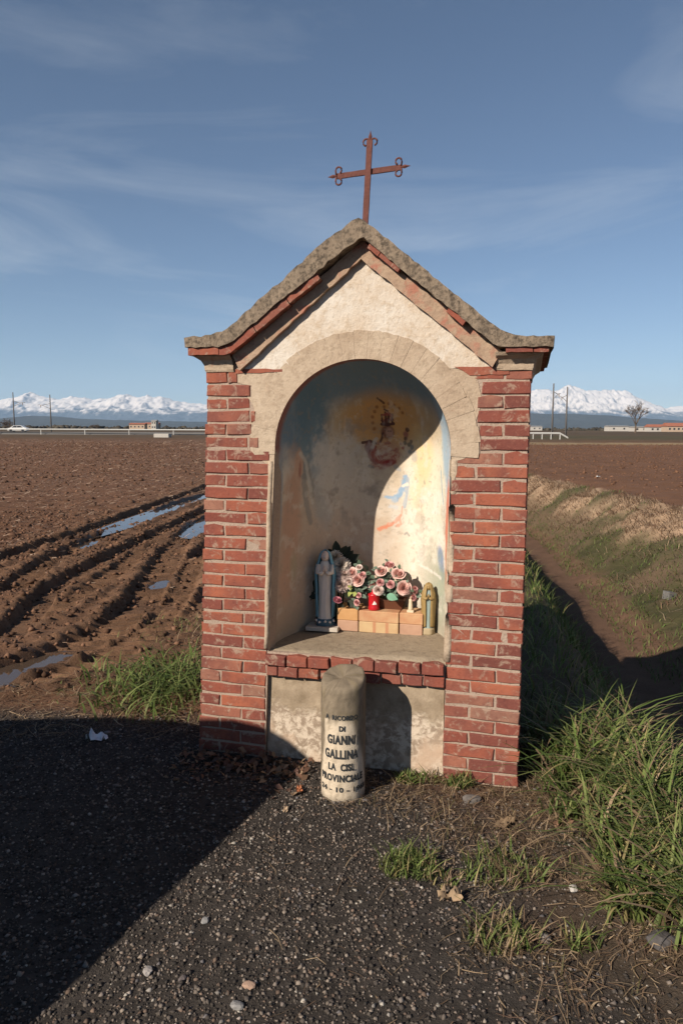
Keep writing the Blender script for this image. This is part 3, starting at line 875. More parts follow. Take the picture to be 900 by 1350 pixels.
prism('spandrel_plaster', right, 0.0012, 0.03, M_TAN, shrine)
NV = 25
archp = empty('arch', (0, 0, ZS), 0, shrine)
aed = [math.radians(-3) + (math.pi + math.radians(6)) * k / NV for k in range(NV + 1)]
for k in range(NV):
    a0 = aed[k] + 0.0012; a1 = aed[k + 1] - 0.0012
    ro = RO + random.uniform(-0.009, 0.005); ri = RI
    poly = [((ri * math.cos(a)), ri * math.sin(a)) for a in np.linspace(a0, a1, 9)] + [((ro + random.uniform(-.004, .004)) * math.cos(a), (ro + random.uniform(-.004, .004)) * math.sin(a)) for a in np.linspace(a1, a0, 4)]
    o = prism('voussoir', poly, -0.0022 + random.uniform(-.0006, .0006), 0.03, M_TAN, archp)
# thin plaster coat filling the joints
coat = [(x, z - ZS) for x, z in arc_pts(RI + 0.001, math.radians(-2), math.radians(182), 150)] + [(x, z - ZS) for x, z in arc_pts(RO - 0.02, math.radians(182), math.radians(-2), 40)]
prism('arch_coat', coat, -0.0008, 0.028, M_TAN, archp)
gab = [(-0.615, 2.032), (-0.40, 2.031)] + arc_pts(RO - 0.05, math.radians(132), math.radians(48), 14) + [(0.40, 2.029), (0.625, 2.028), (0.02, 2.56), (-0.005, 2.56)]
prism('gable_panel', gab, 0.0006, 0.03, M_CREAM, shrine)
# red line of bare brick below the gable plaster
prism('brick_string', ragged([(-0.64, 2.020), (-0.40, 2.026), (-0.40, 2.040), (-0.66, 2.042)], 0.003, 0.04, 9), -0.0026, 0.02, M_BRICK, shrine)
prism('brick_string', ragged([(0.52, 1.995), (0.70, 1.998), (0.70, 2.034), (0.45, 2.034)], 0.003, 0.04, 10), -0.0026, 0.02, M_BRICK, shrine)

# lower panel, sill and its header bricks
def mat_panel():
    t = NT('flaking_base_plaster'); p = t.obj()
    n1 = t.noise(p, 5, 5, 0.6); n2 = t.noise(p, 24, 6, 0.7, 0.4); n3 = t.noise(p, 150, 4, 0.7)
    z = t.n('ShaderNodeSeparateXYZ', {'Vector': p}).outputs[2]
    hgt = t.math('ADD', z, t.math('MULTIPLY', t.math('SUBTRACT', t.noise(p, 5, 7, 0.7), 0.5), 0.36))
    low = t.ramp(hgt, 0.295, 0.245)
    up = t.mix(t.ramp(t.noise(p, 12, 5, 0.7), 0.3, 0.7), (0.20, 0.15, 0.10), (0.37, 0.29, 0.205))
    lo = t.mix(t.ramp(n2, 0.44, 0.56), (0.52, 0.43, 0.335), (0.27, 0.205, 0.15))
    lo = t.mix(t.ramp(n1, 0.5, 0.66), lo, (0.44, 0.32, 0.23))
    c = t.mix(low, up, lo)
    c = t.mix(t.ramp(n3, 0.6, 0.75, 0, 0.5), c, (0.16, 0.12, 0.09))
    nb = t.bump(t.math('ADD', t.math('MULTIPLY', low, -0.6), n2), 0.6, 0.008); nb = t.bump(n3, 0.4, 0.003, nb)
    return t.bsdf(c, 0.95, nb, 0.1)
prism('base_panel', [(uiL(0) + 0.004, -0.2), (uiR(0) - 0.003, -0.2), (uiR(0) - 0.003, 0.48), (uiL(0.48) + 0.004, 0.48)], 0.030, 0.06, mat_panel(), shrine)
sillp = empty('sill', (0, 0, 0.6), 0, shrine)
xs = np.linspace(-0.497, 0.436, 9)
for k in range(8):
    u0, u1 = xs[k] + 0.005, xs[k + 1] - 0.005
    brick(sillp, u0, u1, -0.040 + 0.013 * (u0 + 0.05) / 0.45, -0.026 + random.uniform(-.006, .006), hgt=0.056)
xs = [-0.499, -0.43, -0.318, -0.205, -0.095, 0.02, 0.115, 0.222, 0.328, 0.436]
for k in range(9):
    u0, u1 = xs[k] + 0.005, xs[k + 1] - 0.005
    brick(sillp, u0, u1, -0.104 + 0.011 * (u0 + 0.05) / 0.45, -0.010 + random.uniform(-.006, .006), hgt=0.055)
prism('joint_mortar', [(-0.50, -0.13), (0.437, -0.118), (0.437, -0.005), (-0.50, -0.016)], 0.004, 0.06, M_MORTAR, sillp)
# sill top: uneven mortar bed
nu, nd = 60, 44
U, Dd = np.meshgrid(np.linspace(-0.52, 0.46, nu), np.linspace(0, 1, nd))
edge = -0.012 + 0.016 * (fbm(U * 14, U * 3, 4, 1) - 0.5) * 2 + 0.012 * (np.abs(U) < 2)
DD = edge + (0.70 - edge) * Dd
Zt = 0.601 + 0.012 * (U / 0.45) + 0.010 * (fbm(U * 6, DD * 6, 4, 2) - 0.5) - 0.018 * (1 - sstep(0.0, 0.05, Dd)) + 0.008 * Dd
V = np.stack([U, DD, Zt - 0.6], -1).reshape(-1, 3)
ii = np.arange(nu * nd).reshape(nd, nu)
Fq = np.stack([ii[:-1, :-1], ii[:-1, 1:], ii[1:, 1:], ii[1:, :-1]], -1).reshape(-1, 4)
V2 = V[:nu].copy(); V2[:, 2] -= 0.030; V2[:, 1] += 0.004
fr = np.stack([np.arange(nu - 1) + len(V), np.arange(1, nu) + len(V), ii[0, 1:], ii[0, :-1]], -1)
o = mk('sill_top', np.concatenate([V, V2]), np.concatenate([Fq, fr]), M_SILL, sillp, True)
o.data.polygons.foreach_set('use_smooth', np.ones(len(o.data.polygons), dtype=bool))

# ---- niche, painted plaster
def niche_grid(NS=640, NTT=230, zb=0.585):
    L = ZS - zb; A = math.pi * NW; T = 2 * L + A
    s_ = np.linspace(0, T, NS)[:, None]; tau = (1e-5 + math.pi / 2 * (1 - (1 - np.linspace(0, 1, NTT)) ** 1.25) - 1e-5)[None, :]
    c = np.cos(tau) ** (2 / NN); dd = ND * np.sin(tau) ** (2 / NN)
    al = np.clip((s_ - L) / NW, 0, math.pi)
    ca = -np.cos(al); sa = np.sin(al)
    zj = np.where(s_ < L, zb + s_, np.where(s_ > L + A, ZS - (s_ - L - A), ZS))
    rho = NW * c
    u = rho * ca; z = zj + rho * sa + 0 * u
    u = u - np.where(u < 0, 0.055 * np.clip(ZS - z, 0, 2) / 1.03 * c, 0)
    d = dd + 0 * u - 0.0035 * (1 - sstep(0, 0.12, tau)) 
    q = (1 - tau / (math.pi / 2)) * ca * 0.8
    return u, d, z, q
NU, NDp, NZ, NQ = niche_grid()
# small unevenness of hand-laid plaster
NDp = NDp + (fbm(NQ * 6 + 3, NZ * 6, 4, 1) - 0.5) * 0.012 * sstep(0.03, 0.15, NDp)
NU = NU + (fbm(NQ * 5 + 9, NZ * 5, 3, 2) - 0.5) * 0.008 * sstep(0.03, 0.15, NDp)
def paint():
    q, z = NQ, NZ
    n1 = fbm(q * 5 + 2, z * 5, 5, 0, 0.6); n2 = fbm(q * 16, z * 16, 5, 1, 0.6); n3 = fbm(q * 50, z * 50, 4, 2, 0.6); n4 = fbm(q * 9 + 7, z * 4, 5, 3, 0.6)
    c = np.zeros(q.shape + (3,)); c[:] = (0.62, 0.50, 0.38)
    def lay(mask, col, amt=1.0):
        m = (np.clip(mask, 0, 1) * amt)[..., None]
        c[:] = c * (1 - m) + np.array(col) * m
    def el(q0, z0, rq, rz, ang=0.0, soft=0.35, ns=0.35):
        dq, dz = q - q0, z - z0
        ca_, sa_ = math.cos(ang), math.sin(ang)
        a = (dq * ca_ + dz * sa_) / rq; b = (-dq * sa_ + dz * ca_) / rz
        r = np.sqrt(a * a + b * b) + ns * (n2 - 0.5) * 2
        return 1 - sstep(1 - soft, 1 + soft, r)
    def stroke(pts, w, ns=0.5):
        best = np.full(q.shape, 9.0)
        for (a, b), (e, f) in zip(pts, pts[1:]):
            L2 = (e - a) ** 2 + (f - b) ** 2 + 1e-12
            t_ = np.clip(((q - a) * (e - a) + (z - b) * (f - b)) / L2, 0, 1)
            best = np.minimum(best, np.hypot(q - a - t_ * (e - a), z - b - t_ * (f - b)))
        return (1 - sstep(0.6, 1.2, best / w + ns * (n3 - 0.5) * 2))
    lay(sstep(0.35, 0.7, n1), (0.52, 0.40, 0.29), 0.7)
    lay(sstep(0.45, 0.7, n4), (0.70, 0.62, 0.52), 0.6)
    # lower part bare, brownish-pink towards the left
    lay((1 - sstep(1.05, 1.45, z + 0.3 * (n1 - .5))) * (1 - sstep(-0.15, 0.1, q)), (0.50, 0.36, 0.27), 0.75)
    # sky glow behind the crowned figure
    lay(el(0.0, 1.80, 0.34, 0.30, 0, 0.75, 0.3), (0.50, 0.36, 0.19), 0.95)
    lay(el(0.0, 1.80, 0.21, 0.17, 0, 0.6, 0.3), (0.62, 0.33, 0.12), 0.95)
    # blue rim of the vault
    rim = np.where(z > ZS - 0.12, np.abs(q), 0)
    rr = np.hypot(q / 0.8, np.maximum(z - ZS, 0) / 0.46)
    dome = sstep(0.52, 0.78, rr + 0.10 * (n1 - .5)) * sstep(1.50, 1.70, z + 0.15 * (n2 - .5))
    lay(dome, (0.17, 0.255, 0.33), 0.95)
    lay(el(-0.50, 1.80, 0.14, 0.26, 0.1, 0.5), (0.14, 0.225, 0.29), 0.9)
    lay(el(-0.44, 1.60, 0.08, 0.17, 0.1, 0.6, 0.5), (0.20, 0.28, 0.33), 0.8)
    lay(el(-0.40, 1.36, 0.06, 0.16, 0.25, 0.7, 0.7), (0.33, 0.36, 0.36), 0.6)
    lay(el(-0.55, 1.60, 0.05, 0.10, 0.1, 0.6), (0.22, 0.29, 0.32), 0.7)
    # pale clouded centre
    lay(el(-0.28, 1.55, 0.16, 0.17, 0, 0.5, 0.9), (0.66, 0.60, 0.53), 0.85)
    lay(el(-0.18, 1.45, 0.20, 0.18, 0, 0.7, 0.6), (0.52, 0.45, 0.37), 0.7)
    lay(sstep(0.52, 0.68, fbm(q * 8 + 1, z * 8, 5, 1, 0.6)) * el(-0.25, 1.50, 0.30, 0.28, 0, 0.6), (0.25, 0.22, 0.19), 0.7)
    # left figure in pink with pale veil
    lay(el(-0.635, 1.25, 0.075, 0.34, 0, 0.45), (0.54, 0.33, 0.23), 0.9)
    lay(el(-0.590, 1.54, 0.036, 0.080, 0, 0.3), (0.60, 0.38, 0.27), 0.95)
    lay(el(-0.580, 1.52, 0.012, 0.045, 0, 0.4), (0.36, 0.16, 0.12), 0.8)
    lay(stroke([(-0.58, 1.61), (-0.53, 1.56), (-0.50, 1.46), (-0.46, 1.33)], 0.014), (0.60, 0.55, 0.47), 0.7)
    lay(stroke([(-0.545, 1.48), (-0.52, 1.36), (-0.47, 1.22)], 0.022), (0.24, 0.24, 0.23), 0.6)
    lay(el(-0.755, 1.38, 0.028, 0.30, 0, 0.4), (0.30, 0.33, 0.36), 0.85)
    lay(el(-0.66, 0.92, 0.06, 0.11, 0, 0.5), (0.58, 0.36, 0.25), 0.7)
    lay(el(-0.60, 0.98, 0.03, 0.09, 0, 0.5), (0.40, 0.38, 0.25), 0.5)
    # right side of the back wall: cream and yellow
    lay(sstep(0.02, 0.15, q) * (1 - sstep(1.55, 1.72, z)), (0.76, 0.67, 0.55), 0.9)
    lay(el(0.24, 1.58, 0.08, 0.15, 0.2, 0.6, 0.5), (0.76, 0.56, 0.30), 0.85)
    lay(el(0.19, 1.40, 0.05, 0.14, 0.1, 0.6), (0.76, 0.58, 0.33), 0.55)
    lay(el(0.40, 1.50, 0.10, 0.20, 0, 0.6), (0.70, 0.66, 0.50), 0.6)
    lay(sstep(0.5, 0.66, n2) * sstep(0.05, 0.2, q) * (1 - sstep(1.3, 1.6, z)), (0.80, 0.74, 0.65), 0.7)
    lay(sstep(0.56, 0.66, fbm(q * 11 + 5, z * 11, 5, 2, 0.65)) * sstep(0.05, 0.2, q) * (1 - sstep(1.2, 1.5, z)), (0.46, 0.42, 0.35), 0.55)
    # blue edge band, red mantle and foot of the right-hand figure
    lay(el(0.49, 1.66, 0.055, 0.26, 0.12, 0.4), (0.34, 0.46, 0.56), 0.85)
    lay(el(0.60, 1.62, 0.05, 0.40, 0.0, 0.5), (0.42, 0.50, 0.60), 0.8)
    lay(el(0.53, 1.19, 0.034, 0.28, -0.02, 0.3), (0.66, 0.21, 0.13), 0.9)
    lay(el(0.44, 1.02, 0.04, 0.09, 0.3, 0.4), (0.20, 0.27, 0.46), 0.95)
    lay(stroke([(0.415, 1.52), (0.435, 1.40), (0.455, 1.34)], 0.007), (0.30, 0.42, 0.48), 0.8)
    lay(el(0.40, 0.84, 0.12, 0.20, 0, 0.6, 0.6), (0.34, 0.38, 0.28), 0.85)
    lay(el(0.30, 0.94, 0.10, 0.08, 0, 0.7, 0.7), (0.50, 0.46, 0.36), 0.6)
    lay(stroke([(0.22, 0.97), (0.33, 0.95), (0.44, 0.93)], 0.008, 0.8), (0.75, 0.70, 0.62), 0.7)
    # blue drapery and red scraps
    lay(stroke([(0.100, 1.47), (0.090, 1.41), (0.060, 1.36), (0.045, 1.34)], 0.019, 0.7), (0.28, 0.41, 0.56), 0.9)
    lay(stroke([(0.005, 1.355), (0.04, 1.345), (0.075, 1.38)], 0.009, 0.8), (0.30, 0.42, 0.55), 0.9)
    lay(stroke([(0.118, 1.46), (0.110, 1.37), (0.095, 1.30)], 0.012, 0.8), (0.40, 0.45, 0.50), 0.85)
    lay(stroke([(0.085, 1.42), (0.115, 1.43)], 0.008, 0.8), (0.78, 0.70, 0.58), 0.9)
    lay(stroke([(0.02, 1.30), (0.05, 1.29)], 0.012, 0.9), (0.52, 0.55, 0.58), 0.7)
    lay(stroke([(0.075, 1.25), (0.050, 1.215), (0.015, 1.19), (-0.015, 1.165)], 0.011, 0.8), (0.66, 0.22, 0.12), 0.85)
    lay(stroke([(0.06, 1.235), (0.078, 1.20), (0.05, 1.185)], 0.010, 0.8), (0.68, 0.26, 0.16), 0.8)
    lay(stroke([(0.085, 1.30), (0.080, 1.26)], 0.006, 0.8), (0.68, 0.25, 0.14), 0.8)
    lay(stroke([(0.10, 1.14), (0.115, 1.15), (0.13, 1.135)], 0.006, 0.6), (0.36, 0.33, 0.29), 0.8)
    lay(stroke([(0.245, 1.455), (0.25, 1.44)], 0.007, 0.6), (0.40, 0.36, 0.28), 0.8)
    lay(stroke([(0.29, 1.455), (0.31, 1.452)], 0.005, 0.6), (0.40, 0.36, 0.28), 0.8)
    lay(el(0.16, 1.585, 0.022, 0.028, 0, 0.4, 0.6), (0.48, 0.44, 0.37), 0.8)
    lay(stroke([(0.12, 1.62), (0.17, 1.615)], 0.008, 0.9), (0.42, 0.38, 0.33), 0.7)
    # the crowned figure: worn red robe, dark hair, crown, staff and a spray of flowers
    dk = (0.10, 0.045, 0.040); rd = (0.33, 0.085, 0.065)
    lay(el(-0.005, 1.60, 0.060, 0.085, -0.3, 0.4, 0.5), (0.44, 0.24, 0.19), 0.55)
    lay(sstep(0.50, 0.58, n3) * el(-0.01, 1.60, 0.062, 0.085, -0.3, 0.4, 0.5), rd, 0.85)
    lay(stroke([(-0.045, 1.64), (-0.055, 1.60), (-0.040, 1.565), (-0.02, 1.555)], 0.011, 0.8), rd, 0.85)
    lay(el(0.012, 1.552, 0.028, 0.020, 0.2, 0.4, 0.6), (0.26, 0.035, 0.035), 0.95)
    lay(stroke([(-0.085, 1.655), (-0.08, 1.62), (-0.062, 1.57), (-0.035, 1.545)], 0.010, 0.7), (0.30, 0.13, 0.11), 0.8)
    lay(stroke([(-0.115, 1.665), (-0.075, 1.675), (-0.04, 1.662)], 0.008, 0.6), dk, 0.9)
    lay(el(-0.076, 1.645, 0.020, 0.030, 0, 0.4, 0.6), (0.17, 0.06, 0.06), 0.8)
    lay(stroke([(-0.04, 1.69), (-0.055, 1.64)], 0.010, 0.6), (0.55, 0.48, 0.40), 0.7)
    lay(el(0.012, 1.728, 0.030, 0.044, 0, 0.3, 0.3), (0.20, 0.085, 0.060), 0.9)
    lay(el(0.018, 1.725, 0.017, 0.028, 0, 0.35, 0.2), (0.44, 0.26, 0.19), 0.95)
    lay(el(0.013, 1.732, 0.004, 0.004, 0, 0.4, 0.1), dk, 0.8); lay(el(0.024, 1.732, 0.004, 0.004, 0, 0.4, 0.1), dk, 0.8)
    lay(stroke([(-0.012, 1.72), (-0.015, 1.69), (-0.02, 1.67)], 0.006, 0.4), dk, 0.85)
    lay(stroke([(-0.018, 1.772), (0.012, 1.768), (0.042, 1.775)], 0.009, 0.4), dk, 0.95)
    lay(stroke([(-0.012, 1.79), (0.04, 1.80)], 0.010, 0.9), rd, 0.9)
    for i, x_ in enumerate((-0.014, 0.002, 0.017, 0.034)):
        lay(stroke([(x_, 1.775), (x_ + 0.004 * (i - 1), 1.825 + 0.012 * (i == 1))], 0.0065, 0.7), dk, 0.9)
    lay(stroke([(-0.015, 1.822), (0.022, 1.832), (0.038, 1.818)], 0.0075, 0.8), rd, 0.9)
    lay(stroke([(0.0, 1.855), (0.016, 1.845)], 0.006, 0.6), dk, 0.9)
    lay(stroke([(-0.034, 1.915), (-0.012, 1.90), (0.0, 1.89)], 0.007, 0.5), dk, 0.85)
    for (x_, z_) in ((-0.055, 1.745), (-0.066, 1.778), (-0.068, 1.812), (-0.056, 1.842), (-0.042, 1.868), (0.030, 1.885), (0.062, 1.878), (0.09, 1.86), (0.105, 1.835), (0.0, 1.868)):
        lay(el(x_, z_, 0.009, 0.009, 0, 0.5, 0.3), (0.30, 0.13, 0.055), 0.8)
    for (x_, z_, r_, cc) in ((0.095, 1.665, 0.014, (0.17, 0.16, 0.12)), (0.105, 1.715, 0.016, (0.30, 0.11, 0.09)), (0.118, 1.738, 0.010, dk), (0.085, 1.64, 0.012, rd), (0.12, 1.655, 0.014, (0.16, 0.15, 0.12)), (0.135, 1.675, 0.009, (0.2, 0.15, 0.12)), (0.07, 1.66, 0.012, (0.36, 0.17, 0.13)), (0.10, 1.69, 0.011, dk), (0.14, 1.64, 0.012, (0.22, 0.22, 0.2)), (0.125, 1.615, 0.012, (0.3, 0.3, 0.28))):
        lay(el(x_, z_, r_, r_, 0, 0.4, 0.9), cc, 0.85)
    lay(stroke([(-0.07, 1.53), (-0.05, 1.525)], 0.010, 0.8), (0.2, 0.19, 0.18), 0.7)
    lay(stroke([(0.04, 1.53), (0.065, 1.515)], 0.012, 0.9), (0.33, 0.33, 0.33), 0.7)
    # brick-red reveal at the very edge of the vault
    lay((1 - sstep(0.04, 0.10, NDp + 0.03 * (n2 - .5))) * sstep(1.52, 1.66, z) * (q < 0.52), (0.32, 0.12, 0.085), 0.9)
    lay((1 - sstep(0.02, 0.05, NDp)) * (z < 1.6), (0.50, 0.41, 0.31), 0.6)
    # browner towards the floor, dust and small losses
    lay((1 - sstep(0.62, 0.80, z + 0.15 * (n1 - .5))), (0.36, 0.30, 0.22), 0.6)
    lay(sstep(0.60, 0.72, n2) * (1 - 0.8 * dome), (0.72, 0.65, 0.55), 0.30)
    lay(sstep(0.62, 0.72, n3), (0.34, 0.28, 0.22), 0.35)
    lay(sstep(0.66, 0.74, n4) * (1 - dome), (0.70, 0.64, 0.56), 0.3)
    return np.clip(c * 0.80, 0.01, 0.85)
nsn, ntn = NU.shape
ii = np.arange(nsn * ntn).reshape(nsn, ntn)
Fq = np.stack([ii[:-1, :-1], ii[:-1, 1:], ii[1:, 1:], ii[1:, :-1]], -1).reshape(-1, 4)
M_FRESCO = mat_attr('worn_fresco_plaster', 0.9, 0.12, 90, 0.10, 0.35, 0.004)
niche = mk('niche', np.stack([NU, NDp, NZ], -1).reshape(-1, 3), Fq, M_FRESCO, shrine, True, paint().reshape(-1, 3))
niche['label'] = 'shallow apse with worn fresco of a crowned figure in red on a golden glow'
# rounded plaster lip at the front edge of the opening
bm = bmesh.new()
lp = [(uiL(z) + 0.004, -0.0, z) for z in np.linspace(0.60, 1.58, 14)]
tube_bm(bm, [(p[0] - 0.006 + random.uniform(-.003, .003), 0.004, p[2]) for p in lp], [0.013 + random.uniform(-.002, .002) for _ in lp], 8)
from_bm('jamb_plaster', bm, M_TAN, shrine, True)
bm = bmesh.new()
lp = [(uiR(z), 0, z) for z in np.linspace(0.61, 1.60, 14)]
tube_bm(bm, [(p[0] + 0.006 + random.uniform(-.002, .002), 0.0165, p[2]) for p in lp], [0.0205 + random.uniform(-.002, .002) for _ in lp], 10)
from_bm('jamb_plaster', bm, M_TAN, shrine, True)

# ---- cornice and roof
ROOF_T = [(-0.885, 2.190), (-0.80, 2.199), (-0.727, 2.208), (-0.666, 2.226), (-0.605, 2.268), (-0.526, 2.330), (-0.409, 2.419), (-0.256, 2.537), (-0.109, 2.648), (-0.02, 2.700), (0.012, 2.714), (0.045, 2.690), (0.071, 2.667),
          (0.318, 2.463), (0.526, 2.289), (0.628, 2.206), (0.695, 2.170), (0.761, 2.162), (0.893, 2.154)]
ROOF_B = [(-0.880, 2.146), (-0.663, 2.146), (-0.607, 2.183), (-0.409, 2.329), (-0.182, 2.490), (0.02, 2.628), (0.22, 2.462), (0.596, 2.155), (0.655, 2.112), (0.889, 2.112)]
def resample(pl, step):
    out = []
    for a, b in zip(pl, pl[1:]):
        m = max(1, int(math.hypot(b[0] - a[0], b[1] - a[1]) / step))
        for k in range(m): out.append((a[0] + (b[0] - a[0]) * k / m, a[1] + (b[1] - a[1]) * k / m))
    out.append(pl[-1]); return out
def loft(name, top, bot, ys, mat, parent, amp=0.004, seed=1, tamp=None):
    """slab between a top and a bottom profile, swept along y with uneven faces"""
    rr = random.Random(seed)
    N = 72
    def par(pl):
        L = [0]
        for a, b in zip(pl, pl[1:]): L.append(L[-1] + math.hypot(b[0] - a[0], b[1] - a[1]))
        t_ = np.linspace(0, L[-1], N)
        return np.stack([np.interp(t_, L, [p[0] for p in pl]), np.interp(t_, L, [p[1] for p in pl])], 1)
    T = par(top); B = par(bot)
    bm = bmesh.new(); rings = []
    for j, y in enumerate(ys):
        ring = []
        for i in range(N):
            ring.append(bm.verts.new((T[i, 0] + rr.uniform(-amp, amp) * .5, y + (rr.uniform(-amp, amp) if j in (0, 1) else 0), T[i, 1] + rr.uniform(-amp, amp))))
        for i in reversed(range(N)):
            ring.append(bm.verts.new((B[i, 0] + rr.uniform(-amp, amp) * .5, y + (rr.uniform(-amp, amp) if j in (0, 1) else 0), B[i, 1] + rr.uniform(-amp, amp) * 0.8)))
        rings.append(ring)
    n = 2 * N
    for a, b in zip(rings, rings[1:]):
        for k in range(n): bm.faces.new((a[k], a[(k + 1) % n], b[(k + 1) % n], b[k]))
    for ring, rev in ((rings[0], False), (rings[-1], True)):
        for i in range(N - 1):
            f = (ring[i], ring[i + 1], ring[n - 2 - i], ring[n - 1 - i])
            bm.faces.new(f)
    return from_bm(name, bm, mat, parent)
roof = empty('roof', (0, 0, 2.1), 0, shrine)
def dz(pl, o=-2.1): return [(a, b + o) for a, b in pl]
YB = DEP + 0.08
T2 = [(a, b - 0.012) for a, b in ROOF_T]
def ins(pl, q):  # pull in a little towards the slab's middle for a worn front arris
    return [(a, b + q) for a, b in pl]
loft('roof_slab', dz(ROOF_T), dz(ROOF_B), [-0.094, -0.06, 0.0, 0.25, 0.5, 0.8, YB], M_CONC, roof, 0.0062, 5)
# flat red tiles carried under the slab, one by one
TILE_L = [(-0.872, 2.143), (-0.664, 2.143), (-0.607, 2.180), (-0.409, 2.326), (-0.200, 2.474)]
TILE_R = [(0.055, 2.596), (0.318, 2.384), (0.596, 2.153), (0.656, 2.110), (0.882, 2.110)]
def tiles(line, lens, th, y0, seed, skip=()):
    rr = random.Random(seed)
    pl = resample(line, 0.004)
    L = [0]
    for a, b in zip(pl, pl[1:]): L.append(L[-1] + math.hypot(b[0] - a[0], b[1] - a[1]))
    s0 = 0.0; k = 0
    while s0 < L[-1] - 0.03:
        ln = rr.choice(lens); s1 = min(s0 + ln, L[-1])
        pts = [p for p, l in zip(pl, L) if s0 + 0.0005 <= l <= s1]
        if len(pts) > 3 and k not in skip:
            pts = pts[::6] + [pts[-1]]
            nrm = []
            for i in range(len(pts)):
                a = pts[max(0, i - 1)]; b = pts[min(len(pts) - 1, i + 1)]
                d = math.hypot(b[0] - a[0], b[1] - a[1]) or 1
                nrm.append((-(b[1] - a[1]) / d, (b[0] - a[0]) / d))
            th_ = th * rr.uniform(0.85, 1.1)
            poly = [(p[0], p[1] + 0.004 - 2.1 + rr.uniform(-.002, .002)) for p in pts] + [(p[0] - n_[0] * th_, p[1] - n_[1] * th_ - 2.1 + rr.uniform(-.002, .002)) for p, n_ in reversed(list(zip(pts, nrm)))]
            prism('roof_tile', poly, y0 + rr.uniform(-.006, .004), YB - 0.03, M_BRICK, roof)
        s0 = s1; k += 1
tiles(TILE_L, (0.17, 0.21, 0.235), 0.034, -0.086, 3)
tiles(TILE_R, (0.07, 0.12, 0.10), 0.022, -0.080, 4, skip=(2, 3, 4, 6, 7))
# raking trim and cornice returns (moulded plaster)
cor = empty('cornice', (0, 0, 2.0), 0, shrine)
def band(pts_o, pts_i, y0, mat, name, y1=0.03):
    poly = [(a, b - 2.0) for a, b in pts_o] + [(a, b - 2.0) for a, b in reversed(pts_i)]
    return prism(name, poly, y0, y1, mat, cor)
rr_ = random.Random(21)
def jag(pl, amp=0.003, step=0.03):
    out = resample(pl, step)
    return [out[0]] + [(a + rr_.uniform(-amp, amp), b + rr_.uniform(-amp, amp)) for a, b in out[1:-1]] + [out[-1]]
band(jag([(-0.660, 2.125), (-0.60, 2.165), (0.012, 2.624)]), jag([(-0.615, 2.033), (0.004, 2.541)], 0.004), -0.030, M_TRIM, 'raking_trim')
band(jag([(0.013, 2.624), (0.60, 2.150), (0.665, 2.100)]), jag([(0.005, 2.541), (0.624, 2.028)], 0.004), -0.032, M_TRIM, 'raking_trim')
def moulding(name, u_in, u_out, zb, zt, side):
    """cavetto return: grows outwards and forwards towards the top, runs back along the flank"""
    bm = bmesh.new()
    prof = [(0.000, zb), (0.004, zb + 0.010), (0.006, zb + (zt - zb) * 0.35), (0.018, zb + (zt - zb) * 0.62), (0.042, zb + (zt - zb) * 0.82), (0.052, zt)]
    rings = []
    for (o_, z_) in prof:
        z_ -= 2.0
        ring = [bm.verts.new((u_in, -o_ - 0.008, z_)), bm.verts.new((u_out + side * (o_ + 0.004), -o_ - 0.008, z_)), bm.verts.new((u_out + side * (o_ + 0.004), DEP + 0.03, z_)), bm.verts.new((u_in, DEP + 0.03, z_))]
        rings.append(ring)
    for a, b in zip(rings, rings[1:]):
        for k in range(3): bm.faces.new((a[k], a[k + 1], b[k + 1], b[k]))
    bm.faces.new(rings[-1]); bm.faces.new(list(reversed(rings[0])))
    bmesh.ops.subdivide_edges(bm, edges=[e for e in bm.edges if e.calc_length() > 0.1], cuts=3)
    for v in bm.verts: v.co += Vector((0, rr_.uniform(-.002, .002), rr_.uniform(-.002, .002)))
    return from_bm(name, bm, M_TAN, cor)
moulding('cornice_return', -0.655, uoL(2.05), 2.030, 2.118, -1)
moulding('cornice_return', 0.640, uoR(2.05), 2.016, 2.094, 1)

# ---- iron cross
cross = empty('cross', (0.014, 0.02, 2.66), 0, shrine)
def W(u, z): return (u - 0.014, z - 2.66)
def bar(name, a, b, w, th, y):
    (x0, z0), (x1, z1) = W(*a), W(*b)
    d = math.hypot(x1 - x0, z1 - z0); nx_, nz_ = -(z1 - z0) / d * w / 2, (x1 - x0) / d * w / 2
    bm = bmesh.new()
    N = 9; rings = []
    for k in range(N):
        t_ = k / (N - 1); cx = x0 + (x1 - x0) * t_; cz = z0 + (z1 - z0) * t_; f = 1 + rr_.uniform(-.05, .05)
        rings.append([bm.verts.new((cx + nx_ * f, y - th, cz + nz_ * f)), bm.verts.new((cx - nx_ * f, y - th, cz - nz_ * f)), bm.verts.new((cx - nx_ * f, y + th, cz - nz_ * f)), bm.verts.new((cx + nx_ * f, y + th, cz + nz_ * f))])
    for a_, b_ in zip(rings, rings[1:]):
        for k in range(4): bm.faces.new((a_[k], a_[(k + 1) % 4], b_[(k + 1) % 4], b_[k]))
    bm.faces.new(rings[0]); bm.faces.new(rings[-1])
    return from_bm(name, bm, M_IRON, cross)
bar('upright', (0.010, 2.63), (0.033, 3.085), 0.027, 0.006, -0.004)
bar('crossbar', (-0.128, 2.940), (0.180, 2.956), 0.024, 0.005, 0.006)
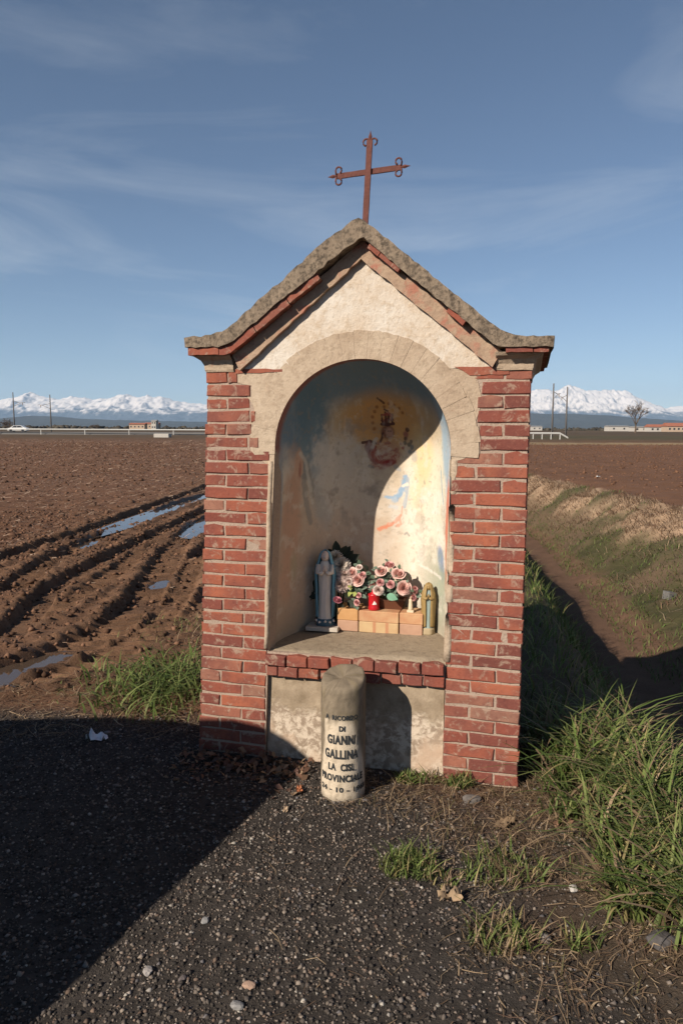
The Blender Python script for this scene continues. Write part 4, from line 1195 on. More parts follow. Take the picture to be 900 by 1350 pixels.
def finial(tip, base, w):
    (tx, tz), (bx, bz) = W(*tip), W(*base)
    d = Vector((tx - bx, 0, tz - bz)); L = d.length; d.normalize(); n_ = Vector((-d.z, 0, d.x))
    bm = bmesh.new(); b0 = Vector((bx, 0, bz)); rings = []
    for t_, r in ((0, .35), (0.25, .75), (0.45, 1), (0.75, .45), (1, .05)):
        c = b0 + d * L * t_
        rings.append([bm.verts.new(c + n_ * w * r), bm.verts.new(c + Vector((0, -0.006 * r, 0))), bm.verts.new(c - n_ * w * r), bm.verts.new(c + Vector((0, 0.006 * r, 0)))])
    for a_, b_ in zip(rings, rings[1:]):
        for k in range(4): bm.faces.new((a_[k], a_[(k + 1) % 4], b_[(k + 1) % 4], b_[k]))
    from_bm('finial', bm, M_IRON, cross)
finial((0.0355, 3.130), (0.033, 3.080), 0.009)
finial((-0.172, 2.938), (-0.126, 2.940), 0.009)
finial((0.226, 2.958), (0.178, 2.956), 0.009)
def scroll(c, start, sweep, r, root):
    (cx, cz) = W(*c); rx, rz = W(*root)
    pts = [(rx, 0, rz)] + [(cx + r * math.cos(start + sweep * k / 9), 0, cz + r * math.sin(start + sweep * k / 9)) for k in range(10)]
    bm = bmesh.new(); tube_bm(bm, pts, [0.0045] * 10 + [0.0055], 5); from_bm('scroll', bm, M_IRON, cross, True)
P = math.pi
scroll((0.016, 3.079), 0, 1.45 * P, 0.0155, (0.030, 3.074)); scroll((0.052, 3.079), P, -1.45 * P, 0.0155, (0.036, 3.074))
scroll((-0.118, 2.966), 1.0 * P, -1.35 * P, 0.0145, (-0.130, 2.945)); scroll((-0.118, 2.914), 1.0 * P, 1.35 * P, 0.0145, (-0.130, 2.935))
scroll((0.170, 2.982), 0, 1.35 * P, 0.0145, (0.182, 2.961)); scroll((0.170, 2.929), 0, -1.35 * P, 0.0145, (0.182, 2.951))

# ------------------------------------------------------------------ memorial stone in front of the shrine
BR = 0.105
mem = empty('memorial_stone', (0.012, 3.312, 0.0))
tag(mem, 'short round stone post with black painted inscription, in front of the shrine base', 'memorial stone')
na, nz_ = 56, 60
V = []; colr = []
A = np.linspace(0, 2 * math.pi, na, endpoint=False)
def top_z(x, y): return 0.576 + 0.24 * y + 0.16 * x + 0.034 * (fbm(np.array(x * 14 + 4), np.array(y * 14), 4, 1) - 0.5)
for j in range(nz_):
    f = j / (nz_ - 1)
    for a in A:
        r = BR * (1.0 + 0.018 * f)
        x, y = r * math.cos(a), r * math.sin(a)
        zt = float(top_z(x, y)) - 0.006
        if math.cos(a - 3.7) > 0.55: zt -= 0.018 * (math.cos(a - 3.7) - 0.55)
        z = -0.06 + (zt + 0.06) * f
        rr2 = 0.0025 * (float(fbm(np.array(a * 5), np.array(z * 25), 3, 2)) - 0.5) + (-0.004 if j == nz_ - 1 else 0)
        V.append(((r + rr2) * math.cos(a), (r + rr2) * math.sin(a), z))
F = [(j * na + k, j * na + (k + 1) % na, (j + 1) * na + (k + 1) % na, (j + 1) * na + k) for j in range(nz_ - 1) for k in range(na)]
# top cap rings
base = (nz_ - 1) * na
prev = base
for q in (0.94, 0.85, 0.72, 0.58, 0.44, 0.3, 0.16, 0.05):
    st = len(V)
    for k, a in enumerate(A):
        x, y = BR * q * math.cos(a), BR * q * math.sin(a)
        V.append((x, y, float(top_z(x, y))))
    F += [(prev + k, prev + (k + 1) % na, st + (k + 1) % na, st + k) for k in range(na)]
    prev = st
F.append(tuple(prev + k for k in range(na)))
V = np.array(V)
ang = np.arctan2(V[:, 1], V[:, 0]); fa = np.arctan2(np.sin(ang + math.pi / 2), np.cos(ang + math.pi / 2))   # 0 = facing -Y, + to the right
zz = V[:, 2]
nA = fbm(ang * 3 + 9, zz * 10, 4, 0); nB = fbm(ang * 9 + 20, zz * 40, 4, 1); nC = fbm(ang * 6 + 3, zz * 3, 4, 2)
stone = np.array([0.17, 0.135, 0.095])[None] * (0.55 + 0.9 * nB[:, None])
stone = stone * (1 - 0.4 * sstep(0.5, 0.7, nA))[:, None] + np.array([0.16, 0.125, 0.07])[None] * (0.4 * sstep(0.5, 0.7, nA))[:, None]
pale = np.array([0.53, 0.44, 0.33])[None] * (0.85 + 0.3 * nB[:, None])
wid = 0.42 + 1.1 * np.clip((0.42 - zz) / 0.36, 0, 1)
pm = (1 - sstep(wid - 0.12, wid + 0.12, np.abs(fa + 0.05) + 0.25 * (nC - 0.5))) * (1 - sstep(0.375, 0.425, zz + 0.05 * (nC - 0.5)))
pm = np.maximum(pm, (np.abs(fa + 0.83) < 0.13) * (zz < 0.40) * 0.8)
pm = pm * (1 - 0.5 * sstep(0.55, 0.7, nB))
cst = stone * (1 - pm[:, None]) + pale * pm[:, None]
cst = cst * (1 - 0.45 * (1 - sstep(0.0, 0.035, zz)) )[:, None]
M_STONE = mat_attr('weathered_stone', 0.88, 0.2, 140, 0.22, 0.5, 0.004)
mk('post', V, F, M_STONE, mem, True, cst)
M_INK = simple('worn_black_paint', (0.030, 0.032, 0.034), 0.8, 0.2, 0, 0.5, 80)
def text_line(txt, zc, hgt, arc_w, off=0.0, bold=0.018):
    cu = bpy.data.curves.new('inscription_line', 'FONT')
    cu.body = txt; cu.align_x = 'CENTER'; cu.offset = bold; cu.resolution_u = 3
    cu.space_character = 1.12
    tmp = bpy.data.objects.new('inscription_line', cu); COL.objects.link(tmp)
    dg = bpy.context.evaluated_depsgraph_get()
    me = bpy.data.meshes.new_from_object(tmp.evaluated_get(dg))
    bpy.data.objects.remove(tmp); bpy.data.curves.remove(cu)
    bm = bmesh.new(); bm.from_mesh(me)
    bmesh.ops.triangulate(bm, faces=bm.faces[:])
    co = np.array([v.co[:] for v in bm.verts])
    x0, x1 = co[:, 0].min(), co[:, 0].max(); y0, y1 = co[:, 1].min(), co[:, 1].max()
    sx = arc_w / (x1 - x0); sy = hgt / (y1 - y0)
    long = [e for e in bm.edges if abs(e.verts[0].co.x - e.verts[1].co.x) * sx > 0.012]
    if long: bmesh.ops.subdivide_edges(bm, edges=long, cuts=2)
    for v in bm.verts:
        a = ((v.co.x - (x0 + x1) / 2) * sx + off) / BR
        z = zc + (v.co.y - (y0 + y1) / 2) * sy
        r = BR * (1.0 + 0.018 * max(0, z) / 0.57) + 0.0030
        v.co = Vector((r * math.sin(a), -r * math.cos(a), z))
    bmesh.ops.remove_doubles(bm, verts=bm.verts[:], dist=1e-6)
    line = empty('inscription_line', (0, 0, zc), 0, mem)
    bm.verts.index_update(); left = set(bm.verts)
    while left:                                             # each character is a piece of its own
        st = [left.pop()]; isl = []
        while st:
            v = st.pop(); isl.append(v)
            for e in v.link_edges:
                w = e.other_vert(v)
                if w in left: left.discard(w); st.append(w)
        ix = {v: i for i, v in enumerate(isl)}
        fs = {f for v in isl for f in v.link_faces}
        mk('letter', [(v.co.x, v.co.y, v.co.z - zc) for v in isl], [[ix[v] for v in f.verts] for f in fs], M_INK, line)
    bm.free(); bpy.data.meshes.remove(me)
text_line('A  RICORDO', 0.414, 0.024, 0.158, -0.010, 0.042)
text_line('DI', 0.362, 0.027, 0.028, -0.006, 0.042)
text_line('GIANNI', 0.307, 0.046, 0.136, -0.010, 0.042)
text_line('GALLINA', 0.236, 0.046, 0.166, -0.010, 0.042)
text_line('LA  CISL', 0.173, 0.036, 0.126, -0.010, 0.042)
text_line('PROVINCIALE', 0.118, 0.036, 0.224, -0.008, 0.042)
text_line('24 - 10 - 1968', 0.062, 0.027, 0.250, 0.002, 0.042)

# ------------------------------------------------------------------ things in the niche
FZ = 0.608
def put(name, u, d, z, rz=0.0):
    return empty(name, L2W(u, d, z), -YAW + rz)
# pale bricks in three piles of two
def mat_ybrick(name, c1, c2, band=False):
    c1 = tuple(x * 0.85 for x in c1); c2 = tuple(x * 0.85 for x in c2)
    t = NT(name); p = t.obj()
    n1 = t.noise(p, 14, 4); n2 = t.noise(p, 120, 4, 0.7)
    c = t.mix(t.ramp(n1, 0.35, 0.65), c1, c2)
    if band:
        x = t.n('ShaderNodeSeparateXYZ', {'Vector': p}).outputs[0]
        w_ = t.math('ABSOLUTE', t.math('SUBTRACT', t.math('ABSOLUTE', t.math('SUBTRACT', x, 0.012)), 0.036))
        c = t.mix(t.ramp(w_, 0.006, 0.012), (0.40, 0.20, 0.11), c)
    c = t.mix(t.ramp(n2, 0.6, 0.75, 0, 0.4), c, tuple(x * 0.5 for x in c1))
    return t.bsdf(c, 0.9, t.bump(n2, 0.4, 0.003), 0.12)
M_YB1 = mat_ybrick('orange_yellow_brick', (0.50, 0.27, 0.115), (0.58, 0.33, 0.15))
M_YB2 = mat_ybrick('pinkish_brick', (0.42, 0.25, 0.17), (0.50, 0.31, 0.21))
M_YB3 = mat_ybrick('banded_buff_brick', (0.56, 0.40, 0.22), (0.50, 0.33, 0.18), True)
M_YB4 = mat_ybrick('salmon_brick', (0.48, 0.24, 0.13), (0.56, 0.36, 0.20))
BY = 0.415
def loose_brick(u0, u1, dd_, z0, h, mat, label, dy=0.0, rz=0.0):
    r = put('loose_brick', (u0 + u1) / 2, BY + dy, z0, rz)
    w = u1 - u0
    me_o = from_bm('loose_brick', bbox_bm(-w / 2, w / 2, 0, dd_, 0, h, 0.0035, 1), mat)
    me_o.location = r.location; me_o.rotation_euler = r.rotation_euler
    bpy.data.objects.remove(r)
    tag(me_o, label, 'brick', 'pale bricks stacked in the niche')
    return me_o
loose_brick(-0.222, -0.102, 0.15, FZ - 0.004, 0.062, M_YB2, 'pinkish brick under the bright orange brick, beside the blue-cloaked statue')
loose_brick(-0.224, -0.103, 0.15, FZ + 0.0585, 0.066, M_YB1, 'bright orange-yellow brick on top of the pile beside the blue-cloaked statue')
loose_brick(-0.097, 0.128, 0.11, FZ - 0.004, 0.062, M_YB3, 'buff brick with darker bands, lying under the red votive candle pile')
loose_brick(-0.098, 0.129, 0.11, FZ + 0.0585, 0.062, M_YB4, 'long salmon brick carrying the red votive candle')
loose_brick(0.135, 0.262, 0.14, FZ - 0.004, 0.064, M_YB2, 'pinkish brick under the cream figurine, lower of its pile')
loose_brick(0.134, 0.264, 0.14, FZ + 0.0605, 0.062, M_YB4, 'salmon brick directly under the small cream figurine')
BT = FZ + 0.1205
o = box('stone_slab', -0.094, 0.094, -0.06, 0.07, 0, 0.024, simple('dusty_stone', (0.42, 0.37, 0.31), 0.9, 0.1, 0, 0.15, 40), None, 0.003)
o.location = L2W(-0.305, 0.425, FZ - 0.004); o.rotation_euler = (0, 0, -YAW + 0.04)
tag(o, 'flat pale stone slab under the blue-cloaked statue', 'slab')

# robed statues
def ring_loft(name, levels, fn, mat, parent, na=28, a0=0.0, a1=2 * math.pi, smooth=True, cap=True):
    V = []; F = []
    closed = abs(a1 - a0 - 2 * math.pi) < 1e-6
    m = na if closed else na + 1
    for z in levels:
        for k in range(m):
            a = a0 + (a1 - a0) * k / na
            V.append(fn(a, z))
    for j in range(len(levels) - 1):
        for k in range(na):
            F.append((j * m + k, j * m + (k + 1) % m, (j + 1) * m + (k + 1) % m, (j + 1) * m + k))
    if cap and closed:
        F.append(tuple(reversed(range(m)))); F.append(tuple((len(levels) - 1) * m + k for k in range(m)))
    return mk(name, V, F, mat, parent, smooth)
def statue(name, u, d, z0, H, label, m_robe, m_cloak, m_skin, m_base, op=0.85, m_sleeve=None, rz=0.0, sash=None, slim=1.0, base_h=0.06):
    r = put(name, u, d, z0, rz); tag(r, label, 'statue', 'statues of a robed woman in the niche')
    b = base_h * H
    def prof(t):  # robe half width from feet (0) to shoulders (1)
        return np.interp(t, [0, 0.05, 0.25, 0.5, 0.72, 0.86, 0.95, 1.0], [0.118, 0.108, 0.098, 0.098, 0.110, 0.108, 0.075, 0.035]) * H * slim
    zr0, zr1 = b + 0.005 * H, 0.865 * H
    def robe(a, z):
        t = (z - zr0) / (zr1 - zr0); w = prof(t) * 0.86
        fold = 1 + 0.055 * math.sin(a * 9 + 2 * math.sin(z / H * 6)) * (1 - 0.75 * t)
        return (w * math.cos(a) * fold, w * 0.78 * math.sin(a) * fold, z)
    ring_loft('robe', list(np.linspace(zr0, zr1, 26)), robe, m_robe, r, 36)
    # head with a face turned slightly down
    hz = 0.905 * H; hr = 0.058 * H
    def head(a, z):
        q = (z - hz) / (hr * 1.25); w = math.sqrt(max(0, 1 - q * q)) * hr
        y = w * 0.95 * math.sin(a)
        if y < 0:
            fx = math.cos(a)
            if abs(fx) < 0.3 and -0.35 < q < 0.15: y -= hr * 0.14 * (1 - abs(fx) / 0.3)      # nose
            if 0.15 < abs(fx) < 0.55 and 0.0 < q < 0.25: y += hr * 0.09                        # eye sockets
            if abs(fx) < 0.3 and -0.62 < q < -0.5: y += hr * 0.05
        return (w * math.cos(a), y - 0.006 * H, z)
    ring_loft('head', list(np.linspace(hz - hr * 1.24, hz + hr * 1.24, 16)), head, m_skin, r, 24)
    # cloak: open in front, over the head, down to the feet
    zc0, zc1 = b + 0.05 * H, 0.985 * H
    m_sleeve = m_sleeve or m_robe
    def cloak(a, z):
        t = (z - zc0) / (zc1 - zc0)
        w = np.interp(t, [0, 0.2, 0.45, 0.62, 0.76, 0.84, 0.90, 0.96, 1.0], [0.112, 0.116, 0.122, 0.132, 0.122, 0.090, 0.078, 0.058, 0.006]) * H * slim
        fold = 1 + 0.035 * math.sin(a * 8 + z / H * 5)
        return (w * math.cos(a) * fold, w * 0.82 * math.sin(a) * fold + 0.006 * H, z)
    ck = ring_loft('cloak', list(np.linspace(zc0, zc1, 30)), cloak, m_cloak, r, 34, -math.pi / 2 + op, 1.5 * math.pi - op)
    md = ck.modifiers.new('thick', 'SOLIDIFY'); md.thickness = 0.010 * H; md.offset = 1
    # sleeves and joined hands
    for sx in (-1, 1):
        bm = bmesh.new()
        tube_bm(bm, [(sx * 0.085 * H, -0.03 * H, 0.80 * H), (sx * 0.088 * H, -0.065 * H, 0.70 * H), (sx * 0.045 * H, -0.100 * H, 0.695 * H), (sx * 0.016 * H, -0.112 * H, 0.725 * H)], [0.030 * H, 0.034 * H, 0.030 * H, 0.018 * H], 10)
        from_bm('sleeve', bm, m_sleeve, r, True)
        bm = bmesh.new()
        tube_bm(bm, [(sx * 0.016 * H, -0.112 * H, 0.72 * H), (sx * 0.010 * H, -0.118 * H, 0.755 * H), (sx * 0.006 * H, -0.116 * H, 0.80 * H)], [0.013 * H, 0.013 * H, 0.004 * H], 8)
        from_bm('hand', bm, m_skin, r, True)
    if sash:
        bm = bmesh.new()
        tube_bm(bm, [(0.0, -0.090 * H * slim, 0.62 * H), (0.006 * H, -0.087 * H * slim, 0.45 * H), (0.0, -0.084 * H * slim, 0.25 * H)], [0.012 * H, 0.020 * H, 0.022 * H], 8)
        from_bm('sash', bm, sash, r, True)
    # base with small roses
    def bs(a, z):
        t = z / (b + 0.03 * H); w = (0.128 - 0.012 * t) * H * slim * (1 + 0.05 * math.sin(a * 5 + 1))
        return (w * math.cos(a), w * 0.85 * math.sin(a), z)
    bo = ring_loft('base', [0, b * 0.3, b * 0.6, b * 0.9, b + 0.028 * H], bs, m_base, r, 24)
    return r, bo
M_BLUE = simple('blue_statue_paint', (0.13, 0.30, 0.40), 0.55, 0.35, 0, 0.25, 25)
M_WROBE = simple('offwhite_statue_plaster', (0.62, 0.54, 0.47), 0.7, 0.25, 0, 0.15, 30)
M_SKIN = simple('painted_plaster_skin', (0.62, 0.48, 0.40), 0.6, 0.3, 0, 0.1, 40)
M_GOLD = simple('gold_cloak_paint', (0.25, 0.165, 0.060), 0.55, 0.4, 0, 0.35, 30)
M_PBLUE = simple('pale_blue_paint', (0.24, 0.30, 0.28), 0.6, 0.3, 0, 0.15, 30)
M_TANP = simple('tan_plaster_paint', (0.33, 0.26, 0.16), 0.7, 0.2, 0, 0.2, 30)
M_CREAMP = simple('cream_wax', (0.58, 0.47, 0.33), 0.6, 0.3, 0, 0.1, 40)
r, bo = statue('madonna_statue', -0.300, 0.435, FZ + 0.0195, 0.440, 'statue of a praying woman in blue hooded cloak and white robe', M_WROBE, M_BLUE, M_SKIN, simple('dark_blue_base', (0.055, 0.105, 0.135), 0.6, 0.3, 0, 0.3, 30), rz=0.18)
for k, (a, zz_) in enumerate(((-2.1, 0.025), (-1.5, 0.030), (-1.0, 0.024), (-0.5, 0.03), (-2.6, 0.03))):
    bm = bmesh.new(); bmesh.ops.create_icosphere(bm, subdivisions=1, radius=0.0085, matrix=Matrix.Translation((0.056 * math.cos(a), 0.048 * math.sin(a), zz_)))
    for v in bm.verts: v.co += Vector((rr_.uniform(-1, 1), rr_.uniform(-1, 1), rr_.uniform(-1, 1))) * 0.0022
    from_bm('rosette', bm, M_WROBE, bo)
statue('madonna_statue', 0.288, 0.452, FZ + 0.004, 0.295, 'small slender statue of a woman in gold cloak and pale blue robe', M_PBLUE, M_GOLD, M_GOLD, M_TANP, rz=0.12, sash=None, slim=1.0, base_h=0.10, op=0.34, m_sleeve=M_GOLD)

# red votive candle
r = put('votive_candle', -0.020, 0.455, BT); tag(r, 'red plastic votive candle with white emblem and flame-shaped cap', 'candle')
M_RED = simple('red_translucent_plastic', (0.42, 0.010, 0.016), 0.3, 0.5, 0, 0.08, 20)
def lathe(name, prof, mat, parent, n=24, loc=(0, 0, 0)):
    def fn(a, j): return (prof[int(j)][0] * math.cos(a) + loc[0], prof[int(j)][0] * math.sin(a) + loc[1], prof[int(j)][1] + loc[2])
    return ring_loft(name, list(range(len(prof))), fn, mat, parent, n)
lathe('cup', [(0.024, 0), (0.0265, 0.004), (0.0255, 0.016), (0.0245, 0.02), (0.026, 0.068), (0.0275, 0.072), (0.0275, 0.077), (0.024, 0.079)], M_RED, r)
lathe('flame_cap', [(0.020, 0.0785), (0.017, 0.083), (0.010, 0.087), (0.011, 0.093), (0.008, 0.101), (0.002, 0.110)], M_RED, r, 14)
def emblem(pts, name):
    V = []
    for (x, z) in pts:
        a = x / 0.0258 + 0.25
        V.append((0.0266 * math.sin(a), -0.0266 * math.cos(a), z))
    mk(name, V, [tuple(range(len(V)))], simple('white_print', (0.75, 0.68, 0.64), 0.5, 0.3, 0, 0.05), r)
emblem([(-0.009, 0.030), (0.000, 0.030), (0.000, 0.049), (-0.003, 0.043)], 'emblem')
emblem([(0.000, 0.030), (0.011, 0.031), (0.009, 0.038), (0.003, 0.046), (0.000, 0.049)], 'emblem')

# little cream figurine
r.scale = (1.22, 1.22, 1.18)
r = put('figurine', 0.190, 0.448, BT + 0.001); tag(r, 'tiny cream figurine standing on the salmon brick below the roses', 'figurine')
box('plinth', -0.019, 0.019, -0.015, 0.015, 0, 0.014, M_CREAMP, r, 0.002)
lathe('body', [(0.013, 0.0135), (0.0135, 0.02), (0.012, 0.045), (0.010, 0.062), (0.0115, 0.070), (0.006, 0.078), (0.003, 0.081)], M_CREAMP, r, 16, (0, 0, 0))
lathe('head', [(0.002, 0.078), (0.0065, 0.082), (0.0075, 0.087), (0.006, 0.092), (0.001, 0.095)], M_CREAMP, r, 14)

# flowers -------------------------------------------------------------------------
M_PETAL = mat_attr('silk_petals', 0.75, 0.2, 60, 0.12, 0.0, 0.003, transl=0.15)
M_LEAF = mat_attr('silk_leaves', 0.7, 0.25, 60, 0.25, 0.0, 0.003, transl=0.15)
def rose_data(seed, R, c_out, c_in, open_=1.0):
    rr = random.Random(seed); V = []; F = []; Cc = []
    lay = [(3, 0.13, 1.00, 0.0), (3, 0.28, 0.99, 0.0), (4, 0.45, 0.96, 0.03), (5, 0.63, 0.90, 0.10 * open_), (6, 0.84, 0.74, 0.30 * open_), (6, 1.06, 0.48, 0.50 * open_)]
    for li, (n, rad, hgt, curl) in enumerate(lay):
        th0 = rr.uniform(0, 6.28)
        for k in range(n):
            th = th0 + k * 2 * math.pi / n + rr.uniform(-.12, .12); wid = math.pi / n * 1.35
            na_, nb_ = 6, 5; st = len(V); rj = rad * rr.uniform(0.93, 1.07); hj = hgt * rr.uniform(0.93, 1.05)
            for b in range(nb_):
                tb = b / (nb_ - 1)
                for a in range(na_):
                    ta = a / (na_ - 1) * 2 - 1
                    edge = 1 - 0.16 * ta * ta * tb
                    ww = wid * (0.55 + 0.45 * math.sin(min(1, tb * 1.25) * math.pi / 2))
                    r_ = rj * (0.30 + 0.70 * tb ** 0.6) + curl * max(0, tb - 0.6) ** 1.5 * 1.2 - 0.06 * ta * ta * (li > 1) * 0
                    h_ = hj * tb * edge - (curl * 0.5) * max(0, tb - 0.75) ** 2 * 6 * 0.4 + rr.uniform(-.02, .02) * tb
                    V.append((R * r_ * math.cos(th + ta * ww), R * r_ * math.sin(th + ta * ww), R * (h_ - 0.45)))
                    f = min(1, (li / 5) * 0.65 + 0.40 * tb) ** 0.7
                    sh = 1 - 0.12 * (1 - tb)
                    jit = rr.uniform(0.95, 1.05)
                    Cc.append([(c_in[i] * (1 - f) + c_out[i] * f) * sh * jit for i in range(3)])
            for b in range(nb_ - 1):
                for a in range(na_ - 1):
                    F.append((st + b * na_ + a, st + b * na_ + a + 1, st + (b + 1) * na_ + a + 1, st + (b + 1) * na_ + a))
    return V, F, np.array(Cc)
PK = ((0.76, 0.52, 0.46), (0.72, 0.36, 0.31)); PK2 = ((0.70, 0.40, 0.38), (0.66, 0.28, 0.27)); WH = ((0.74, 0.62, 0.56), (0.70, 0.48, 0.42)); MG = ((0.60, 0.28, 0.32), (0.45, 0.05, 0.12))
def mesh_from(name, data, mat, smooth=True):
    V, F, Cc = data
    o = mk(name, V, F, mat, None, smooth, Cc); me = o.data; bpy.data.objects.remove(o); return me
ROSES = {k: [mesh_from('rose', rose_data(31 + i + 7 * j, 1.0, *cc, op), M_PETAL) for i in range(2)] for j, (k, cc, op) in enumerate((('pk', PK, 1.0), ('pk2', PK2, 0.7), ('wh', WH, 1.2), ('mg', MG, 0.1)))}
def leaf_mesh(c):
    V = []; Cc = []; F = []
    for i in range(7):
        t_ = i / 6; w = 0.36 * math.sin(math.pi * min(1, t_ * 0.92 + 0.06)) ** 0.9 * (1 - 0.15 * t_)
        dr = -0.28 * t_ * t_
        V += [(t_, -w, dr + w * 0.28), (t_, 0, dr), (t_, w, dr + w * 0.28)]
        Cc += [c, [x * 0.85 for x in c], [x * 1.1 for x in c]]
    for i in range(6):
        for k in range(2): F.append((3 * i + k, 3 * i + k + 1, 3 * i + k + 4, 3 * i + k + 3))
    return mesh_from('leaf', (V, F, np.array(Cc)), M_LEAF)
LEAF = {'g': leaf_mesh([0.085, 0.125, 0.080]), 'sage': leaf_mesh([0.15, 0.20, 0.15]), 'dk': leaf_mesh([0.028, 0.034, 0.022]), 'mint': leaf_mesh([0.16, 0.33, 0.22]), 'lime': leaf_mesh([0.34, 0.38, 0.11])}
def place(parent, name, me, u, d, z, size, dirv, roll=0.0, label=None):
    o = bpy.data.objects.new(name, me)
    rot = Vector(dirv).normalized().to_track_quat('Z', 'Y') @ Euler((0, 0, roll)).to_quaternion()
    o.rotation_mode = 'QUATERNION'; o.rotation_quaternion = rot
    o.location = Vector((u, d, z)) - ORIG[parent.name]; o.scale = (size,) * 3
    if label: o['label'] = label
    return link(o, parent)
def place_leaf(parent, me, u, d, z, size, dirv, up=(0, -0.6, 0.8)):
    x = Vector(dirv).normalized(); zv = Vector(up); zv = (zv - x * zv.dot(x)).normalized(); y = zv.cross(x)
    o = bpy.data.objects.new('leaf', me)
    M = Matrix((x, y, zv)).transposed()
    o.rotation_mode = 'QUATERNION'; o.rotation_quaternion = M.to_quaternion()
    o.location = Vector((u, d, z)) - ORIG[parent.name]; o.scale = (size, size, size)
    return link(o, parent)
fr = random.Random(77)
arr = put('rose_arrangement', 0.04, 0.50, BT)
ORIG = {arr.name: Vector((0.04, 0.50, BT))}
tag(arr, 'arrangement of pink silk roses with sage leaves in a low brown planter', 'flowers')
M_POT = simple('brown_plastic_planter', (0.10, 0.036, 0.018), 0.5, 0.35, 0, 0.15, 20)
bm = bmesh.new()
pr = [(0.082, 0.036, 0.0), (0.094, 0.046, 0.05), (0.099, 0.050, 0.05), (0.099, 0.050, 0.058), (0.090, 0.042, 0.058), (0.086, 0.038, 0.045)]
rings = []
for (hx_, hy_, z_) in pr:
    rings.append([bm.verts.new((sx * hx_, sy * hy_, z_)) for sx, sy in ((-1, -1), (1, -1), (1, 1), (-1, 1))])
for a_, b_ in zip(rings, rings[1:]):
    for k in range(4): bm.faces.new((a_[k], a_[(k + 1) % 4], b_[(k + 1) % 4], b_[k]))
bm.faces.new(list(reversed(rings[0]))); bm.faces.new(rings[-1])
po = from_bm('planter', bm, M_POT, arr); po.location = (0.01, 0.025, 0)
for (u, d, z, s_, k, dv) in [(0.118, 0.455, 0.945, 0.044, 'pk', (0.15, -0.6, 0.7)), (0.156, 0.420, 0.872, 0.046, 'pk', (0.3, -0.9, 0.25)), (0.020, 0.455, 0.955, 0.040, 'pk', (-0.1, -0.7, 0.6)),
                             (0.078, 0.430, 0.885, 0.028, 'pk2', (0.0, -1, 0.2)), (-0.022, 0.470, 0.872, 0.044, 'pk', (-0.1, -0.9, 0.4)), (0.022, 0.425, 0.895, 0.026, 'pk2', (0.2, -0.9, 0.3)), (0.012, 0.420, 0.850, 0.034, 'wh', (0.1, -1, 0.1)),
                             (-0.150, 0.455, 0.935, 0.038, 'pk', (-0.3, -0.9, 0.4)), (-0.112, 0.44, 0.898, 0.044, 'pk', (-0.2, -0.9, 0.3)), (-0.085, 0.445, 0.925, 0.026, 'pk2', (0.2, -0.8, 0.5)),
                             (-0.108, 0.455, 0.968, 0.022, 'wh', (0, -0.7, 0.7)), (-0.162, 0.435, 0.888, 0.026, 'wh', (-0.4, -0.9, 0.2)), (-0.165, 0.435, 0.862, 0.024, 'wh', (-0.3, -0.9, 0.0)),
                             (-0.100, 0.415, 0.815, 0.019, 'pk2', (-0.1, -1, 0.2)), (-0.108, 0.405, 0.775, 0.022, 'pk2', (-0.2, -1, 0.1)), (0.060, 0.49, 0.985, 0.034, 'pk2', (0.1, -0.5, 0.9)),
                             (0.212, 0.455, 0.855, 0.028, 'pk2', (0.7, -0.6, 0.3)), (0.205, 0.45, 0.812, 0.024, 'pk2', (0.6, -0.8, 0.0)), (0.085, 0.48, 0.935, 0.030, 'pk2', (-0.2, -0.6, 0.6))]:
    ro = place(arr, 'rose', fr.choice(ROSES[k]), u, d, z, s_ * 0.74, dv, fr.uniform(0, 6))
    for q in range(3):
        a = fr.uniform(0, 6.28)
        place_leaf(arr, LEAF[fr.choice(('g', 'sage', 'sage'))], u + math.cos(a) * s_ * 0.5, d + 0.015, z + math.sin(a) * s_ * 0.5, fr.uniform(0.024, 0.038), (math.cos(a), -0.35, math.sin(a)))
for q in range(150):
    u = fr.gauss(0.0, 0.08); z = 0.80 + abs(fr.gauss(0, 0.085)); a = fr.uniform(0, 6.28)
    if z > 0.99 - abs(u) * 0.5 or abs(u) > 0.17: continue
    place_leaf(arr, LEAF[fr.choice(('g', 'sage', 'sage', 'dk'))], u, fr.uniform(0.45, 0.50), z, fr.uniform(0.024, 0.046), (math.cos(a), -0.5, math.sin(a) + 0.2))
place_leaf(arr, LEAF['mint'], 0.062, 0.415, 0.825, 0.062, (0.85, -0.35, -0.15), (0, -1, 0.35))
for q in range(5): place_leaf(arr, LEAF['lime'], -0.135 + fr.uniform(-.02, .02), 0.43, 0.845 + fr.uniform(-.03, .02), 0.034, (fr.uniform(-1, .3), -0.5, fr.uniform(-.8, .8)))
bm = bmesh.new()
for q in range(12):
    u = fr.uniform(-0.13, 0.14); tube_bm(bm, [(0.02 + fr.uniform(-.04, .04), 0.02, 0.03), (u * 0.6, -0.02, 0.10), (u, -0.045, 0.16 + fr.uniform(0, .06))], 0.0022, 4)
from_bm('stems', bm, simple('green_wire_stem', (0.05, 0.07, 0.03)), arr)

